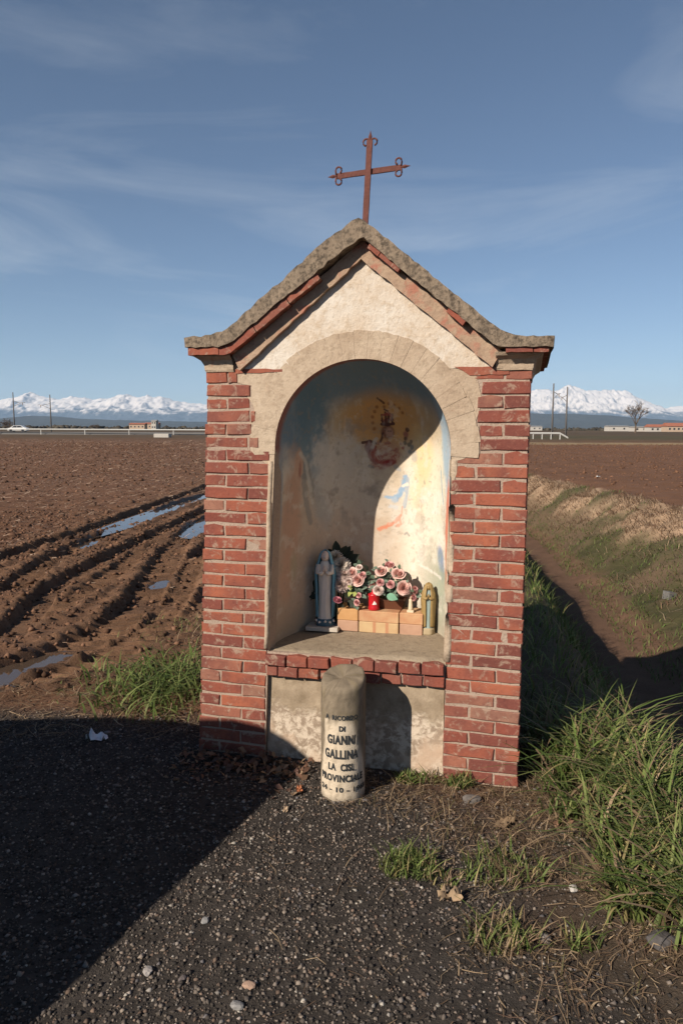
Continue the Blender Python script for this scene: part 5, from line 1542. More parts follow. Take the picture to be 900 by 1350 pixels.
# chrysanthemum spray behind the blue statue
spray = put('chrysanthemum_spray', -0.235, 0.50, FZ)
ORIG[spray.name] = Vector((-0.235, 0.50, FZ))
tag(spray, 'faded whitish chrysanthemum spray with dark leaves leaning behind the blue-cloaked statue', 'flowers')
def mum_data(seed, c):
    rr = random.Random(seed); V = []; F = []; Cc = []
    for i in range(120):
        y = 1 - 1.15 * i / 119; th = i * 2.39996; rr_xy = math.sqrt(max(0, 1 - y * y))
        dv = Vector((rr_xy * math.cos(th), rr_xy * math.sin(th), y + 0.15)).normalized()
        sd = dv.cross(Vector((0.1, 0.3, 1))).normalized() * 0.085
        L = rr.uniform(0.85, 1.08); st = len(V)
        p0 = dv * 0.15; p1 = dv * L * 0.65 + Vector((0, 0, 0.0)); p2 = dv * L + Vector((0, 0, -0.10))
        for p, w in ((p0, .4), (p1, 1), (p2, .75)): V += [tuple(p - sd * w), tuple(p + sd * w)]
        f = rr.uniform(0.8, 1.1); Cc += [[x * f * k for x in c] for k in (.55, .55, .95, .95, 1.05, 1.05)]
        F += [(st, st + 1, st + 3, st + 2), (st + 2, st + 3, st + 5, st + 4)]
    return V, F, np.array(Cc)
MUM = [mesh_from('chrysanthemum', mum_data(3, (0.60, 0.52, 0.44)), M_PETAL), mesh_from('chrysanthemum', mum_data(4, (0.56, 0.43, 0.38)), M_PETAL)]
for (u, d, z, s_, k, dv) in [(-0.255, 0.49, 1.005, 0.050, 0, (-0.2, -0.7, 0.6)), (-0.215, 0.475, 0.965, 0.056, 0, (0.1, -0.8, 0.5)), (-0.190, 0.465, 0.915, 0.052, 1, (0.2, -0.9, 0.2)), (-0.205, 0.455, 0.865, 0.050, 1, (0.0, -1, 0.0)), (-0.24, 0.50, 0.93, 0.052, 0, (-0.2, -1, 0.2))]:
    place(spray, 'chrysanthemum', MUM[k], u, d, z, s_, dv, fr.uniform(0, 6))
for (u, d, z, s_, dv) in [(-0.255, 0.52, 1.025, 0.075, (-0.05, -0.1, 1)), (-0.235, 0.52, 1.02, 0.065, (0.6, -0.1, 0.8)), (-0.215, 0.525, 1.00, 0.08, (0.35, -0.1, 0.8)), (-0.19, 0.525, 0.985, 0.075, (0.75, -0.1, 0.5)), (-0.18, 0.53, 0.965, 0.07, (0.9, -0.1, 0.1)), (-0.20, 0.53, 1.0, 0.06, (0.8, -0.2, 0.9)),
                          (-0.265, 0.52, 1.015, 0.055, (-0.7, -0.1, 0.6)), (-0.15, 0.53, 0.975, 0.05, (1, -0.1, 0.3)),
                          *[(-0.372 + fr.uniform(-.02, .02), 0.47 + fr.uniform(-.02, .02), 0.84 + fr.uniform(-.09, .08), fr.uniform(0.035, 0.06), (fr.uniform(-1, -.2), -0.2, fr.uniform(-.8, 1))) for _ in range(16)],
                          (-0.19, 0.45, 0.80, 0.06, (0.6, -0.5, 0.2)), (-0.17, 0.45, 0.77, 0.06, (0.6, -0.5, -0.3)), (-0.20, 0.45, 0.75, 0.06, (-0.3, -0.5, -0.5)), (-0.15, 0.46, 0.82, 0.06, (0.3, -0.5, 0.5))]:
    place_leaf(spray, LEAF['dk'], u, d, z, s_, dv, (fr.uniform(-.3, .5), -1, fr.uniform(-.1, .4)))
place(spray, 'rosebud', ROSES['mg'][0], -0.212, 0.375, 0.792, 0.024, (0.25, -0.5, 0.8), 1.0)
bm = bmesh.new()
for (u, z) in ((-0.255, 1.0), (-0.215, 0.96), (-0.19, 0.91), (-0.205, 0.86), (-0.24, 0.93), (-0.255, 1.03), (-0.35, 0.87), (-0.35, 0.76)):
    tube_bm(bm, [(0.0, 0.0, 0.0), ((u + 0.235) * 0.5, 0.005, (z - FZ) * 0.5), (u + 0.235, -0.03 if z < 0.9 and u < -0.3 else 0.0, z - FZ)], 0.003, 4)
tube_bm(bm, [(0, 0, 0.0), (0.015, -0.08, 0.08), (0.022, -0.124, 0.172)], 0.002, 4)
from_bm('stems', bm, simple('dark_stem', (0.04, 0.04, 0.025)), spray)
lathe('vase', [(0.030, 0.0), (0.034, 0.01), (0.030, 0.05), (0.024, 0.10), (0.028, 0.125), (0.022, 0.128)], simple('dark_green_glass_vase', (0.035, 0.040, 0.022), 0.3, 0.5), spray, 18)

# ------------------------------------------------------------------ gravel, stones, litter
def stones(name, n, xr, yr, smin, smax, seed, cols, dens=None, label=None, cat=None, flat=0.62, bury=0.25, mat=None):
    rg = np.random.default_rng(seed)
    x = rg.uniform(*xr, n); y = rg.uniform(*yr, n)
    if dens is not None:
        k = rg.random(n) < dens(x, y); x, y = x[k], y[k]
    n = len(x)
    s_ = smin * (smax / smin) ** (rg.random(n) ** 2.2)
    S = np.stack([s_ * rg.uniform(0.7, 1.25, n), s_ * rg.uniform(0.7, 1.25, n), s_ * flat * rg.uniform(0.7, 1.2, n)], 1)
    z = gz(x, y) + S[:, 2] * (0.5 - bury)
    cs = np.array(cols)[rg.integers(0, len(cols), n)] * rg.uniform(0.65, 1.3, (n, 1)) * (1.22 if name == 'gravel' else 1.0)
    V, F, c = scatter_oct(np.stack([x, y, z], 1), S, 0.28, rg, cs)
    o = mk(name, V, F, mat or M_PEB, None, False, c)
    return tag(o, label, cat, kind='stuff')
M_PEB = mat_attr('gravel_stones', 0.85, 0.2, 300, 0.25, 0.3, 0.002)
GCOL = [(0.052, 0.043, 0.036), (0.075, 0.062, 0.052), (0.036, 0.030, 0.026), (0.115, 0.094, 0.078), (0.16, 0.13, 0.105), (0.055, 0.046, 0.040), (0.028, 0.024, 0.021), (0.10, 0.070, 0.053)]
def gdens(x, y):
    g = (1 - sstep(4.0, 4.4, y)) * (1 - 0.85 * sstep(0.45, 1.15, x + (y - 2.6) * 0.30 + 1.0 * (fbm(x * 1.8, y * 1.8, 4, 3) - 0.5)))
    inside = (y > 3.54 - 0.2588 * (x - 0.09)) & (x > -0.75) & (x < 0.9)
    return g * (0.45 + 0.9 * fbm(x * 3, y * 3, 3, 1)) * ~inside
stones('gravel', 72000, (-2.6, 1.6), (1.6, 4.4), 0.0040, 0.0115, 3, GCOL, gdens, 'dark crushed gravel covering the lay-by in front of the shrine', 'gravel')
stones('pebbles', 5200, (-2.6, 1.5), (1.6, 4.3), 0.005, 0.013, 5, [(0.20, 0.18, 0.16), (0.26, 0.22, 0.19), (0.14, 0.115, 0.10), (0.11, 0.10, 0.10), (0.30, 0.27, 0.23), (0.17, 0.12, 0.09)], gdens, 'scattered pale pebbles among the dark gravel', 'pebbles')
def single_stone(x, y, s_, c, label, seed):
    bm = bmesh.new(); bmesh.ops.create_icosphere(bm, subdivisions=2, radius=1.0)
    rr = random.Random(seed); off = Vector((rr.uniform(0, 9), rr.uniform(0, 9), rr.uniform(0, 9)))
    from mathutils import noise as mn
    for v in bm.verts:
        v.co *= 1 + 0.35 * mn.noise(v.co * 1.2 + off)
        v.co = Vector((v.co.x * s_, v.co.y * s_ * 0.75, v.co.z * s_ * 0.5))
    o = from_bm('stone', bm, simple('stone_surface', c, 0.9, 0.15, 0, 0.25, 60, 0.4))
    o.location = (x, y, g1(x, y) + s_ * 0.22); o.rotation_euler = (0, 0, rr.uniform(0, 6))
    tag(o, label, 'stone', 'single stones on the lay-by')
for i, (x, y, s_, c, lab) in enumerate([(-0.48, 2.38, 0.018, (0.24, 0.23, 0.22), 'rounded grey stone alone on the sunlit gravel near the shade edge'), (-0.62, 2.14, 0.020, (0.30, 0.27, 0.25), 'flat pale stone lying at the very edge of the dark shade'),
        (-0.31, 2.00, 0.022, (0.22, 0.21, 0.20), 'flat greenish-grey stone just in front of the brown triangular stone'), (-0.50, 2.11, 0.016, (0.12, 0.10, 0.095), 'dark rounded stone between two pale ones on the gravel'), (-0.285, 2.08, 0.021, (0.33, 0.22, 0.16), 'brown triangular stone standing on the sunlit gravel'),
        (0.89, 2.57, 0.022, (0.45, 0.42, 0.38), 'white stone among the dry grass at the foot of the tall grass'), (1.09, 2.26, 0.055, (0.075, 0.068, 0.066), 'large dark stone half hidden in the dry grass of the verge'),
        (0.62, 3.22, 0.045, (0.13, 0.115, 0.105), 'flat dark stone near the foot of the right brick pillar'), (0.70, 2.30, 0.030, (0.16, 0.14, 0.125), 'grey stone between two green grass tufts on the verge'), (-1.34, 3.97, 0.02, (0.18, 0.16, 0.15), 'grey stone in the shade beside the white litter')]):
    single_stone(x, y, s_, c, lab, i + 50)
# crumpled white litter in the shade
def crumple(name, x, y, sx, sy, c, label, cat, seed, group=None, rz=0.0, lift=0.02):
    rr = np.random.default_rng(seed); n = 7
    U, Vv = np.meshgrid(np.linspace(-1, 1, n), np.linspace(-1, 1, n))
    Z = np.abs(rr.normal(0, 1, (n, n))) * lift
    V = np.stack([U * sx + rr.normal(0, sx * .08, (n, n)), Vv * sy + rr.normal(0, sy * .08, (n, n)), Z + 0.004], -1).reshape(-1, 3)
    ii = np.arange(n * n).reshape(n, n)
    F = np.stack([ii[:-1, :-1], ii[:-1, 1:], ii[1:, 1:], ii[1:, :-1]], -1).reshape(-1, 4)
    o = mk(name, V, F, simple(name + '_surface', c, 0.7, 0.2, 0, 0.1, 30))
    o.location = (x, y, g1(x, y)); o.rotation_euler = (0, 0, rz)
    return tag(o, label, cat, group)
crumple('paper_litter', -1.37, 3.88, 0.055, 0.035, (0.75, 0.76, 0.78), 'crumpled white paper lying in the deep shade on the gravel', 'litter', 3)
crumple('paper_litter', 8.4, 23.6, 0.06, 0.03, (0.6, 0.6, 0.6), 'small white scrap lying on the ploughed field beyond the ditch', 'litter', 4, lift=0.02)
for i, (x, y, s_, lab) in enumerate([(0.41, 2.50, 0.042, 'curled pale dry leaf lying between two grass tufts on the gravel'), (0.73, 3.02, 0.055, 'large crumpled tan leaf below the right brick pillar'), (-0.20, 3.30, 0.028, 'small orange-brown leaf at the shade edge beside the memorial stone'), (0.36, 2.72, 0.035, 'brown dead leaf beside the rounded grass tuft on the gravel'), (0.98, 3.02, 0.05, 'brown dead leaf in front of the tall grass'), (-0.25, 3.13, 0.022, 'tiny pale dry leaf in front of the dead leaves at the shade edge')]):
    o = crumple('dry_leaf', x, y, s_, s_ * 0.5, [(0.30, 0.21, 0.13), (0.26, 0.18, 0.11), (0.40, 0.15, 0.07), (0.26, 0.17, 0.11), (0.25, 0.14, 0.09), (0.45, 0.33, 0.22)][i], lab, 'leaf', 20 + i, 'dry leaves on the lay-by', 0.9 * i, 0.012 + 0.006 * (i == 0))

# ------------------------------------------------------------------ grass
M_GRASS = mat_attr('grass_blades', 0.65, 0.25, 25, 0.18, 0.0, 0.002, transl=0.25)
def blades(P, H, Wd, ang, lean, droop, cols, rng, segs=4, tipmul=1.15):
    n = len(P); t = np.linspace(0, 1, segs + 1)
    d = np.stack([np.cos(ang), np.sin(ang), 0 * ang], 1); sd = np.stack([-np.sin(ang + rng.normal(0, .5, n)), np.cos(ang), 0 * ang], 1)
    V = np.zeros((n, segs + 1, 2, 3))
    for i, ti in enumerate(t):
        hor_ = lean * H * ti ** 1.7; ver = H * (ti - droop * ti ** 2.4)
        c = P + d * hor_[:, None] + np.array([0, 0, 1.0]) * ver[:, None]
        w = Wd * (1 - ti ** 1.8) * 0.5 + 0.0004
        V[:, i, 0] = c - sd * w[:, None]; V[:, i, 1] = c + sd * w[:, None]
    V = V.reshape(-1, 3)
    k = np.arange(segs)[None, :] * 2 + (np.arange(n) * (segs + 1) * 2)[:, None]
    F = np.stack([k, k + 1, k + 3, k + 2], -1).reshape(-1, 4)
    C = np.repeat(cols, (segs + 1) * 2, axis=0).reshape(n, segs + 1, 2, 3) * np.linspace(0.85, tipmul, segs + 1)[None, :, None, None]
    return V, F, C.reshape(-1, 3)
def grass(name, x, y, h, w, cols, seed, lean=(0.2, 0.8), droop=(0.05, 0.35), wind=None, label=None, cat=None, kind='stuff', group=None, base=None, segs=4):
    rg = np.random.default_rng(seed); n = len(x)
    H = rg.uniform(h[0], h[1], n); Wd = rg.uniform(w[0], w[1], n)
    ang = rg.uniform(0, 6.28, n) if wind is None else rg.normal(wind, 1.1, n)
    cs = np.array(cols)[rg.integers(0, len(cols), n)] * rg.uniform(0.7, 1.25, (n, 1))
    P = np.stack([x, y, gz(x, y) - 0.008], 1)
    loc = None
    if base is not None:
        loc = Vector((base[0], base[1], g1(*base))); P = P - np.array(loc)
    V, F, C = blades(P, H, Wd, ang, rg.uniform(*lean, n), rg.uniform(*droop, n), cs, rg, segs)
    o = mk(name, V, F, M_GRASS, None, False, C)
    if loc: o.location = loc
    return tag(o, label, cat, group, kind)
GRN = [(0.100, 0.145, 0.034), (0.135, 0.175, 0.048), (0.070, 0.100, 0.022), (0.170, 0.190, 0.064), (0.110, 0.140, 0.040), (0.26, 0.21, 0.09)]
DRY = [(0.27, 0.19, 0.115), (0.22, 0.15, 0.09), (0.31, 0.225, 0.14), (0.165, 0.105, 0.065)]
def pick(n, xr, yr, seed, dens):
    rg = np.random.default_rng(seed); x = rg.uniform(*xr, n); y = rg.uniform(*yr, n)
    k = rg.random(n) < dens(x, y); return x[k], y[k]
def notshrine(x, y):
    dx, dy = x - SO.x, y - SO.y
    u = dx * EX.x + dy * EX.y; d = dx * EY.x + dy * EY.y
    return ~((u > -0.93) & (u < 0.82) & (d > -0.01) & (d < DEP + 0.03))
# tall grass on the right verge: clustered clumps
rg = np.random.default_rng(9)
cx_ = np.concatenate([rg.uniform(1.0, 2.3, 150), rg.uniform(1.25, 2.0, 60)]); cy_ = np.concatenate([rg.uniform(2.2, 3.9, 150), rg.uniform(2.2, 3.2, 60)])
keep = (cx_ > 1.02 + 0.10 * np.sin(cy_ * 5) + 0.25 * np.clip(2.9 - cy_, -0.5, 1) * 0.3 - 0.06) & notshrine(cx_ - 0.05, cy_)
cx_, cy_ = cx_[keep], cy_[keep]
X = []; Y = []
for a, b in zip(cx_, cy_):
    m = rg.integers(16, 40); X.append(a + rg.normal(0, 0.045, m)); Y.append(b + rg.normal(0, 0.045, m))
X = np.concatenate(X); Y = np.concatenate(Y)
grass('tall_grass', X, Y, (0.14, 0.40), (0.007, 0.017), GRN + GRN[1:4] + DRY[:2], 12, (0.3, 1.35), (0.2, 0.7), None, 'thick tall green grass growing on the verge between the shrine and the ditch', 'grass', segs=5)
x, y = pick(2600, (0.85, 2.4), (2.0, 4.2), 14, lambda x, y: (x > 0.92) * notshrine(x, y) * sstep(0.3, 0.6, fbm(x * 3, y * 3, 3, 1)))
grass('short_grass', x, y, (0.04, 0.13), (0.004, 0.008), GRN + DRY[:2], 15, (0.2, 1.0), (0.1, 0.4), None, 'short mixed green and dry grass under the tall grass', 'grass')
# dry straw litter lying on the verge
def litter(name, n, xr, yr, seed, cols, dens, L, W_, label, cat, tilt=0.2):
    rg = np.random.default_rng(seed); x = rg.uniform(*xr, n); y = rg.uniform(*yr, n); k = rg.random(n) < dens(x, y); x, y = x[k], y[k]; n = len(x)
    a = rg.uniform(0, 6.28, n); l = rg.uniform(*L, n); w = rg.uniform(*W_, n); tl = rg.normal(0, tilt, n)
    d = np.stack([np.cos(a) * np.cos(tl), np.sin(a) * np.cos(tl), np.sin(tl)], 1) * l[:, None]; s_ = np.stack([-np.sin(a), np.cos(a), rg.normal(0, .5, n)], 1) * w[:, None]
    P = np.stack([x, y, gz(x, y) + 0.006 + np.abs(np.sin(tl)) * l * 0.5], 1)
    bend = rg.normal(0, 0.12, (n, 1)) * s_ / w[:, None] * l[:, None]
    V = np.stack([P - d / 2 - s_ * .5, P - d / 2 + s_ * .5, P + bend + s_ * .5, P + bend - s_ * .5, P + d / 2 + s_ * .2, P + d / 2 - s_ * .2], 1).reshape(-1, 3)
    b = (np.arange(n) * 6)[:, None]
    F = np.concatenate([b + np.array([[0, 1, 2, 3]]), b + np.array([[3, 2, 4, 5]])], 0)
    cs = np.array(cols)[rg.integers(0, len(cols), n)] * rg.uniform(0.6, 1.25, (n, 1))
    o = mk(name, V, F, M_GRASS, None, False, np.repeat(cs, 6, axis=0))
    return tag(o, label, cat, kind='stuff')
def vdens(x, y):
    return np.clip(0.03 + 1.0 * sstep(0.05, 0.9, x + (y - 2.6) * 0.25 + 0.9 * (fbm(x * 1.8, y * 1.8, 4, 3) - 0.5)), 0, 1) * (y < 4.0) * notshrine(x, y) * sstep(0.25, 0.6, fbm(x * 5, y * 5, 3, 2))
litter('straw_litter', 20000, (-0.3, 2.2), (1.7, 4.1), 21, DRY + [(0.14, 0.09, 0.055), (0.16, 0.10, 0.07)], vdens, (0.02, 0.09), (0.0012, 0.0030), 'dry straw and grass stalks strewn over the verge and gravel edge', 'straw')
x, y = pick(5200, (0.0, 1.6), (1.9, 3.6), 23, lambda x, y: vdens(x, y) * 0.8)
grass('dry_grass', x, y, (0.02, 0.085), (0.002, 0.005), DRY + [(0.15, 0.10, 0.055), (0.10, 0.085, 0.035)], 24, (0.4, 1.5), (0.1, 0.6), None, 'thin dead brown grass matted over the verge', 'grass')
# single tufts
def tuft(x, y, r, n, h, label, seed, cols=GRN, w=(0.004, 0.008)):
    rg = np.random.default_rng(seed); a = rg.uniform(0, 6.28, n); q = np.sqrt(rg.random(n)) * r
    X = x + np.cos(a) * q * 1.35; Y = y + np.sin(a) * q
    grass('grass_tuft', X, Y, h, w, cols, seed + 1, (0.2, 1.0), (0.1, 0.45), None, label, 'grass tuft', None, 'grass tufts on the lay-by', (x, y))
tuft(0.27, 2.70, 0.085, 260, (0.04, 0.12), 'rounded green grass tuft alone on the gravel in front of the memorial stone', 301)
tuft(0.40, 2.62, 0.06, 90, (0.03, 0.07), 'thin yellowish grass tuft beside the rounded green tuft', 303, GRN + DRY)
tuft(0.56, 2.30, 0.10, 190, (0.04, 0.12), 'sparse grass tuft with dry stalks nearest the gravel edge', 305, GRN + DRY)
tuft(0.82, 2.27, 0.045, 60, (0.04, 0.11), 'small fan-shaped grass tuft beside the large dark stone', 307)
tuft(0.64, 2.68, 0.13, 200, (0.03, 0.12), 'loose grass tuft between the dry leaf and the tall grass', 309, GRN + DRY[:1])
tuft(0.345, 3.425, 0.055, 170, (0.03, 0.075), 'low leafy green tuft at the foot of the plaster panel beside the memorial stone', 311, GRN, (0.006, 0.012))
tuft(0.455, 3.41, 0.04, 60, (0.04, 0.10), 'thin straggling tuft at the foot of the plaster panel', 313, GRN + DRY)
tuft(0.585, 3.37, 0.050, 150, (0.04, 0.11), 'spiky green tuft growing against the foot of the right brick pillar', 315)
tuft(0.225, 3.552, 0.012, 24, (0.02, 0.05), 'tiny plant at the foot of the base panel in the post shadow', 317)
# left-hand verge grass
def ldens(x, y):
    return notshrine(x, y) * np.exp(-(((x + 1.18) / 0.36) ** 2 + ((y - 4.72) / 0.42) ** 2) * 1.1) * 1.3
x, y = pick(4200, (-2.2, -0.6), (4.1, 6.2), 31, ldens)
grass('verge_grass', x, y, (0.08, 0.26), (0.008, 0.016), GRN[:4], 32, (0.4, 1.4), (0.25, 0.7), None, 'lush green grass clump growing between the muddy track and the left brick pillar', 'grass', segs=5)
x, y = pick(2600, (-2.4, -0.5), (4.1, 6.6), 33, lambda x, y: notshrine(x, y) * sstep(0.5, 0.62, fbm(x * 2.2 + 3, y * 2.2, 3, 2)) * (x > -2.0 - (y - 4.2) * .0) * (1 - sstep(-1.5, -2.0, x)))
grass('verge_short_grass', x, y, (0.03, 0.10), (0.004, 0.008), GRN + DRY[:3], 34, (0.3, 1.2), (0.1, 0.5), None, 'short patchy grass along the edge of the muddy track', 'grass')
litter('shade_litter', 2600, (-2.4, -0.3), (3.9, 4.9), 35, DRY + [(0.12, 0.08, 0.05)], lambda x, y: notshrine(x, y) * 0.7, (0.03, 0.14), (0.0016, 0.004), 'dry stalks lying between the gravel and the muddy track', 'straw')
x, y = pick(1500, (-1.6, -0.75), (4.9, 6.4), 36, lambda x, y: notshrine(x, y) * np.exp(-(((x + 0.95) / 0.25) ** 2 + ((y - 5.6) / 0.5) ** 2)))
grass('verge_dry_grass', x, y, (0.06, 0.20), (0.003, 0.006), DRY, 37, (0.3, 1.2), (0.1, 0.5), None, 'dry yellow grass close behind the left brick pillar', 'grass')
# dead leaf pile against the left pillar
rg = np.random.default_rng(41); n = 330
u = rg.uniform(-0.95, -0.22, n); d = -np.abs(rg.normal(0.0, 0.14, n)) - 0.03
px = SO.x + u * EX.x + d * EY.x; py = SO.y + u * EX.y + d * EY.y
zz_ = gz(px, py) + rg.uniform(0.004, 0.06, n) * np.exp(d * 5)
a = rg.uniform(0, 6.28, n); s1 = rg.uniform(0.010, 0.026, n); s2 = s1 * rg.uniform(0.4, 0.7, n); tz = rg.normal(0, 0.5, (n, 2))
e1 = np.stack([np.cos(a), np.sin(a), tz[:, 0]], 1) * s1[:, None]; e2 = np.stack([-np.sin(a), np.cos(a), tz[:, 1]], 1) * s2[:, None]; P = np.stack([px, py, zz_], 1)
up_ = np.array([0, 0, 1.0]) * (s1 * 0.25)[:, None]
V = np.stack([P - e1, P - e2 + up_, P + e1, P + e2 + up_, P], 1).reshape(-1, 3); b = (np.arange(n) * 5)[:, None]
F = np.concatenate([b + np.array([[0, 1, 4]]), b + np.array([[1, 2, 4]]), b + np.array([[2, 3, 4]]), b + np.array([[3, 0, 4]])], 0)
cs = np.array([(0.16, 0.085, 0.055), (0.20, 0.12, 0.075), (0.11, 0.06, 0.045), (0.28, 0.19, 0.12)])[rg.integers(0, 4, n)] * rg.uniform(0.7, 1.2, (n, 1))
tag(mk('dead_leaves', V, F, M_GRASS, None, False, np.repeat(cs, 5, axis=0)), 'drift of brown dead leaves against the foot of the left brick pillar', 'leaves', kind='stuff')

# ditch banks
def bank_t(x, y):
    xc = ditch_c(y); xt = np.clip(7.3 - 0.06 * (y - 15), 3.0, 8.2) + np.clip(y - 28, 0, 300) * 0.19
    return (x - xc - 0.24) / (xt - xc - 0.24)
def bd_dry(x, y):
    t_ = bank_t(x, y); return (t_ > 0.18) * (t_ < 0.93) * (1 - 0.8 * sstep(0.52, 0.62, fbm(x * 0.8 + 9, y * 0.8, 4, 2))) * np.clip(0.25 + 1.2 * sstep(0.25, 0.6, t_), 0, 1)
x, y = pick(52000, (3.5, 8.6), (6.5, 30), 51, bd_dry)
grass('bank_dry_grass', x, y, (0.10, 0.28), (0.006, 0.014), [(0.38, 0.27, 0.17), (0.31, 0.205, 0.125), (0.43, 0.32, 0.205), (0.25, 0.155, 0.095), (0.32, 0.19, 0.125)], 52, (0.7, 1.6), (0.35, 0.85), 3.6, 'long pale dry grass hanging down the sunlit ditch bank', 'grass', segs=2)
def bd_green(x, y):
    t_ = bank_t(x, y)
    low = (t_ > -0.02) * (t_ < 0.5) * (1 - sstep(0.2, 0.5, t_)) * sstep(0.25, 0.45, fbm(x * 1.5, y * 1.5, 3, 1))
    up = (t_ > 0.3) * (t_ < 1.0) * sstep(0.55, 0.63, fbm(x * 0.8 + 9, y * 0.8, 4, 2))
    return np.clip(low * 0.9 + up * 0.8, 0, 1)
x, y = pick(34000, (3.0, 8.6), (5.5, 28), 53, bd_green)
grass('bank_green_grass', x, y, (0.05, 0.16), (0.006, 0.013), GRN[:5], 54, (0.3, 1.2), (0.2, 0.6), None, 'patches of green grass and weeds along the sunlit ditch bank', 'grass', segs=2)
def nb(x, y):
    xn = 1.7 + 0.105 * (y - 4); xc = ditch_c(y)
    return (x > 1.1) * (x < xc - 0.28) * notshrine(x, y) * np.clip(0.35 + fbm(x * 2, y * 2, 3, 1), 0, 1)
x, y = pick(11000, (0.9, 4.2), (3.6, 15), 55, nb)
grass('near_bank_grass', x, y, (0.08, 0.26), (0.006, 0.012), GRN, 56, (0.3, 1.1), (0.15, 0.5), None, 'green grass covering the shaded near bank of the ditch behind the shrine', 'grass', segs=3)
# little concrete marker in the ditch bank
cm = empty('concrete_marker', (5.02, 10.8, g1(5.02, 10.8) - 0.06), 0.3); tag(cm, 'small grey concrete outlet block half buried in the ditch bank', 'concrete block')
prism('block', [(-0.08, 0), (0.08, 0), (0.07, 0.16), (-0.06, 0.18)], -0.06, 0.08, simple('mossy_concrete', (0.13, 0.125, 0.12), 0.95, 0.1, 0, 0.4, 30), cm)
bm = bmesh.new(); bmesh.ops.create_cone(bm, cap_ends=True, segments=14, radius1=0.035, radius2=0.035, depth=0.04, matrix=Matrix.Translation((0.0, -0.06, 0.09)) @ Matrix.Rotation(math.pi / 2, 4, 'X')); from_bm('pipe_mouth', bm, M_PANE, cm)

# stubble straws and clods on the ploughed field
def fdens(x, y): return (y < 95) * (x < 0.5) * notshrine(x, y) * (0.25 + 0.9 * fbm(x * 0.6, y * 0.6, 3, 2)) * np.clip((y - 6) / 8, 0.08, 1) * (1 - 0.75 * ((x > -4.7) & (x < -1.3) & (y < 16)))
def fieldlitter(name, n, ymin, ymax, L, W_, seed, label):
    rg = np.random.default_rng(seed); yy = ymin * (ymax / ymin) ** rg.random(n); xx = -rg.uniform(0.06, 0.62, n) * yy
    k = rg.random(n) < fdens(xx, yy); x, y = xx[k], yy[k]; n = len(x)
    a = rg.uniform(0, 6.28, n); l = L[0] * (L[1] / L[0]) ** (rg.random(n) ** 1.6) * (0.6 + y / 30); w = W_[0] * (W_[1] / W_[0]) ** (rg.random(n) ** 1.5) * (0.6 + y / 30); tl = np.abs(rg.normal(0.1, 0.25, n))
    d = np.stack([np.cos(a) * np.cos(tl), np.sin(a) * np.cos(tl), np.sin(tl)], 1) * l[:, None]; s_ = np.stack([-np.sin(a) * 0.5, np.cos(a) * 0.5, 0 * a + 0.8], 1) * w[:, None]
    P = np.stack([x, y, gz(x, y) + 0.012], 1)
    V = np.stack([P - s_ * .3, P + s_ * .7, P + d + s_ * .6, P + d - s_ * .2], 1).reshape(-1, 3)
    F = (np.arange(n) * 4)[:, None] + np.array([[0, 1, 2, 3]])
    cs = np.array([(0.30, 0.205, 0.145), (0.23, 0.15, 0.10), (0.38, 0.275, 0.20), (0.18, 0.11, 0.075)])[rg.integers(0, 4, n)] * rg.uniform(0.6, 1.2, (n, 1))
    tag(mk(name, V, F, M_GRASS, None, False, np.repeat(cs, 4, axis=0)), label, 'straw', kind='stuff')
fieldlitter('maize_stubble', 44000, 5.2, 100, (0.02, 0.16), (0.004, 0.016), 61, 'broken maize straw scattered over the brown field')
SOILC = [(0.125, 0.064, 0.037), (0.09, 0.046, 0.027), (0.165, 0.088, 0.053), (0.07, 0.037, 0.022)]
def cdens(x, y): return notshrine(x, y) * (x < -0.9) * (0.2 + fbm(x * 3, y * 3, 3, 1)) * (y > 4.5)
stones('soil_clods', 22000, (-7, -0.9), (4.6, 15), 0.006, 0.042, 63, SOILC, cdens, 'loose brown earth clods thrown up along the wheel ruts', 'soil', 0.75, 0.2)
stones('field_clods', 16000, (-30, -3), (8, 80), 0.03, 0.10, 64, SOILC, lambda x, y: (x < -0.22 * y + 1) * 0.8, 'brown earth clods over the stubble field', 'soil', 0.6, 0.25)
stones('far_field_clods', 15000, (6.4, 40), (12, 84), 0.03, 0.10, 65, [(0.135, 0.068, 0.038), (0.12, 0.060, 0.034), (0.15, 0.076, 0.044)], lambda x, y: (bank_t(x, y) > 1.03) * 0.9, 'brown earth clods over the ploughed field beyond the ditch', 'soil', 0.55, 0.25)

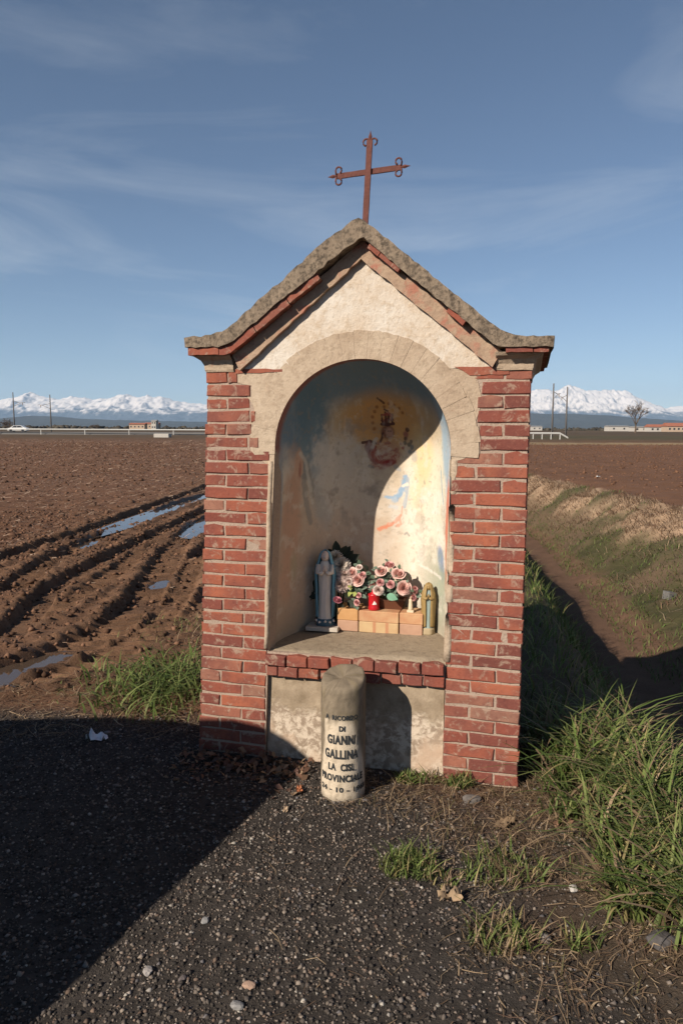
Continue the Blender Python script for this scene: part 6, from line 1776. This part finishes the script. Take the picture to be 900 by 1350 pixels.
# ------------------------------------------------------------------ unseen car shape added behind the camera, outline fitted to shade the lay-by
car = empty('shade_caster_car', SO + LDIR * (-3.1), -SUN_AZ)
tag(car, 'unseen dark blue car shape added on the lay-by to shade the gravel', 'car')
M_CASTER = simple('dark_blue_caster_paint', (0.03, 0.045, 0.09), 0.3, 0.5, 0, 0.05)
sil = [(1.42, 0.28), (1.44, 0.52), (1.30, 0.66), (0.55, 0.70), (0.444, 0.735), (0.238, 1.02), (-0.06, 1.46), (-0.16, 1.62), (-0.25, 1.735), (-0.343, 1.785), (-0.452, 1.806), (-0.60, 1.775), (-0.76, 1.70), (-1.135, 1.61), (-1.50, 1.45), (-1.92, 1.156), (-2.30, 0.92), (-2.42, 0.60), (-2.40, 0.28)]
bm = bmesh.new(); rings = []
for (yy, sc_z, inset) in ((0.0, 1.0, 0.0), (-0.25, 1.0, 0.0), (-1.35, 1.0, 0.0), (-1.55, 0.97, 0.06)):
    rings.append([bm.verts.new((x * (1 - inset * 0.3), yy, 0.28 + (z - 0.28) * sc_z)) for x, z in sil])
for a_, b_ in zip(rings, rings[1:]):
    for k in range(len(sil)): bm.faces.new((a_[k], a_[(k + 1) % len(sil)], b_[(k + 1) % len(sil)], b_[k]))
bm.faces.new(list(reversed(rings[0]))); bm.faces.new(rings[-1])
from_bm('body', bm, M_CASTER, car)
for poly in ([(0.20, 0.98), (-0.12, 1.50), (-0.32, 1.70), (-0.52, 1.70), (-0.52, 0.98)], [(-0.58, 0.98), (-0.58, 1.68), (-1.10, 1.54), (-1.45, 1.38), (-1.80, 1.10), (-1.80, 0.98)]):
    prism('window', poly, -0.002, 0.006, M_PANE, car)
for wx in (0.80, -1.75):
    for wy in (-0.10, -1.50):
        bm = bmesh.new(); bmesh.ops.create_cone(bm, cap_ends=True, segments=28, radius1=0.31, radius2=0.31, depth=0.19, matrix=Matrix.Translation((wx, wy, 0.30)) @ Matrix.Rotation(math.pi / 2, 4, 'X'))
        wo = from_bm('wheel', bm, simple('tyre_rubber', (0.02, 0.02, 0.02), 0.9), car)
        bm = bmesh.new(); bmesh.ops.create_cone(bm, cap_ends=True, segments=20, radius1=0.19, radius2=0.17, depth=0.21, matrix=Matrix.Translation((wx, wy, 0.30)) @ Matrix.Rotation(math.pi / 2, 4, 'X'))
        from_bm('rim', bm, M_STEELW, wo)

# ------------------------------------------------------------------ haze over the whole plain
HZ = NT('haze_air')
pv = HZ.n('ShaderNodeVolumePrincipled', {'Color': (0.50, 0.72, 1.0, 1), 'Density': 2.6e-5, 'Anisotropy': 0.0})
HZ.t.links.new(pv.outputs[0], HZ.out.inputs['Volume'])
hz = box('haze', -41000, 41000, -41000, 41000, -2.6, 2200, HZ.m)
tag(hz, 'thin blue haze lying over the plain and the mountains', 'haze', kind='stuff')
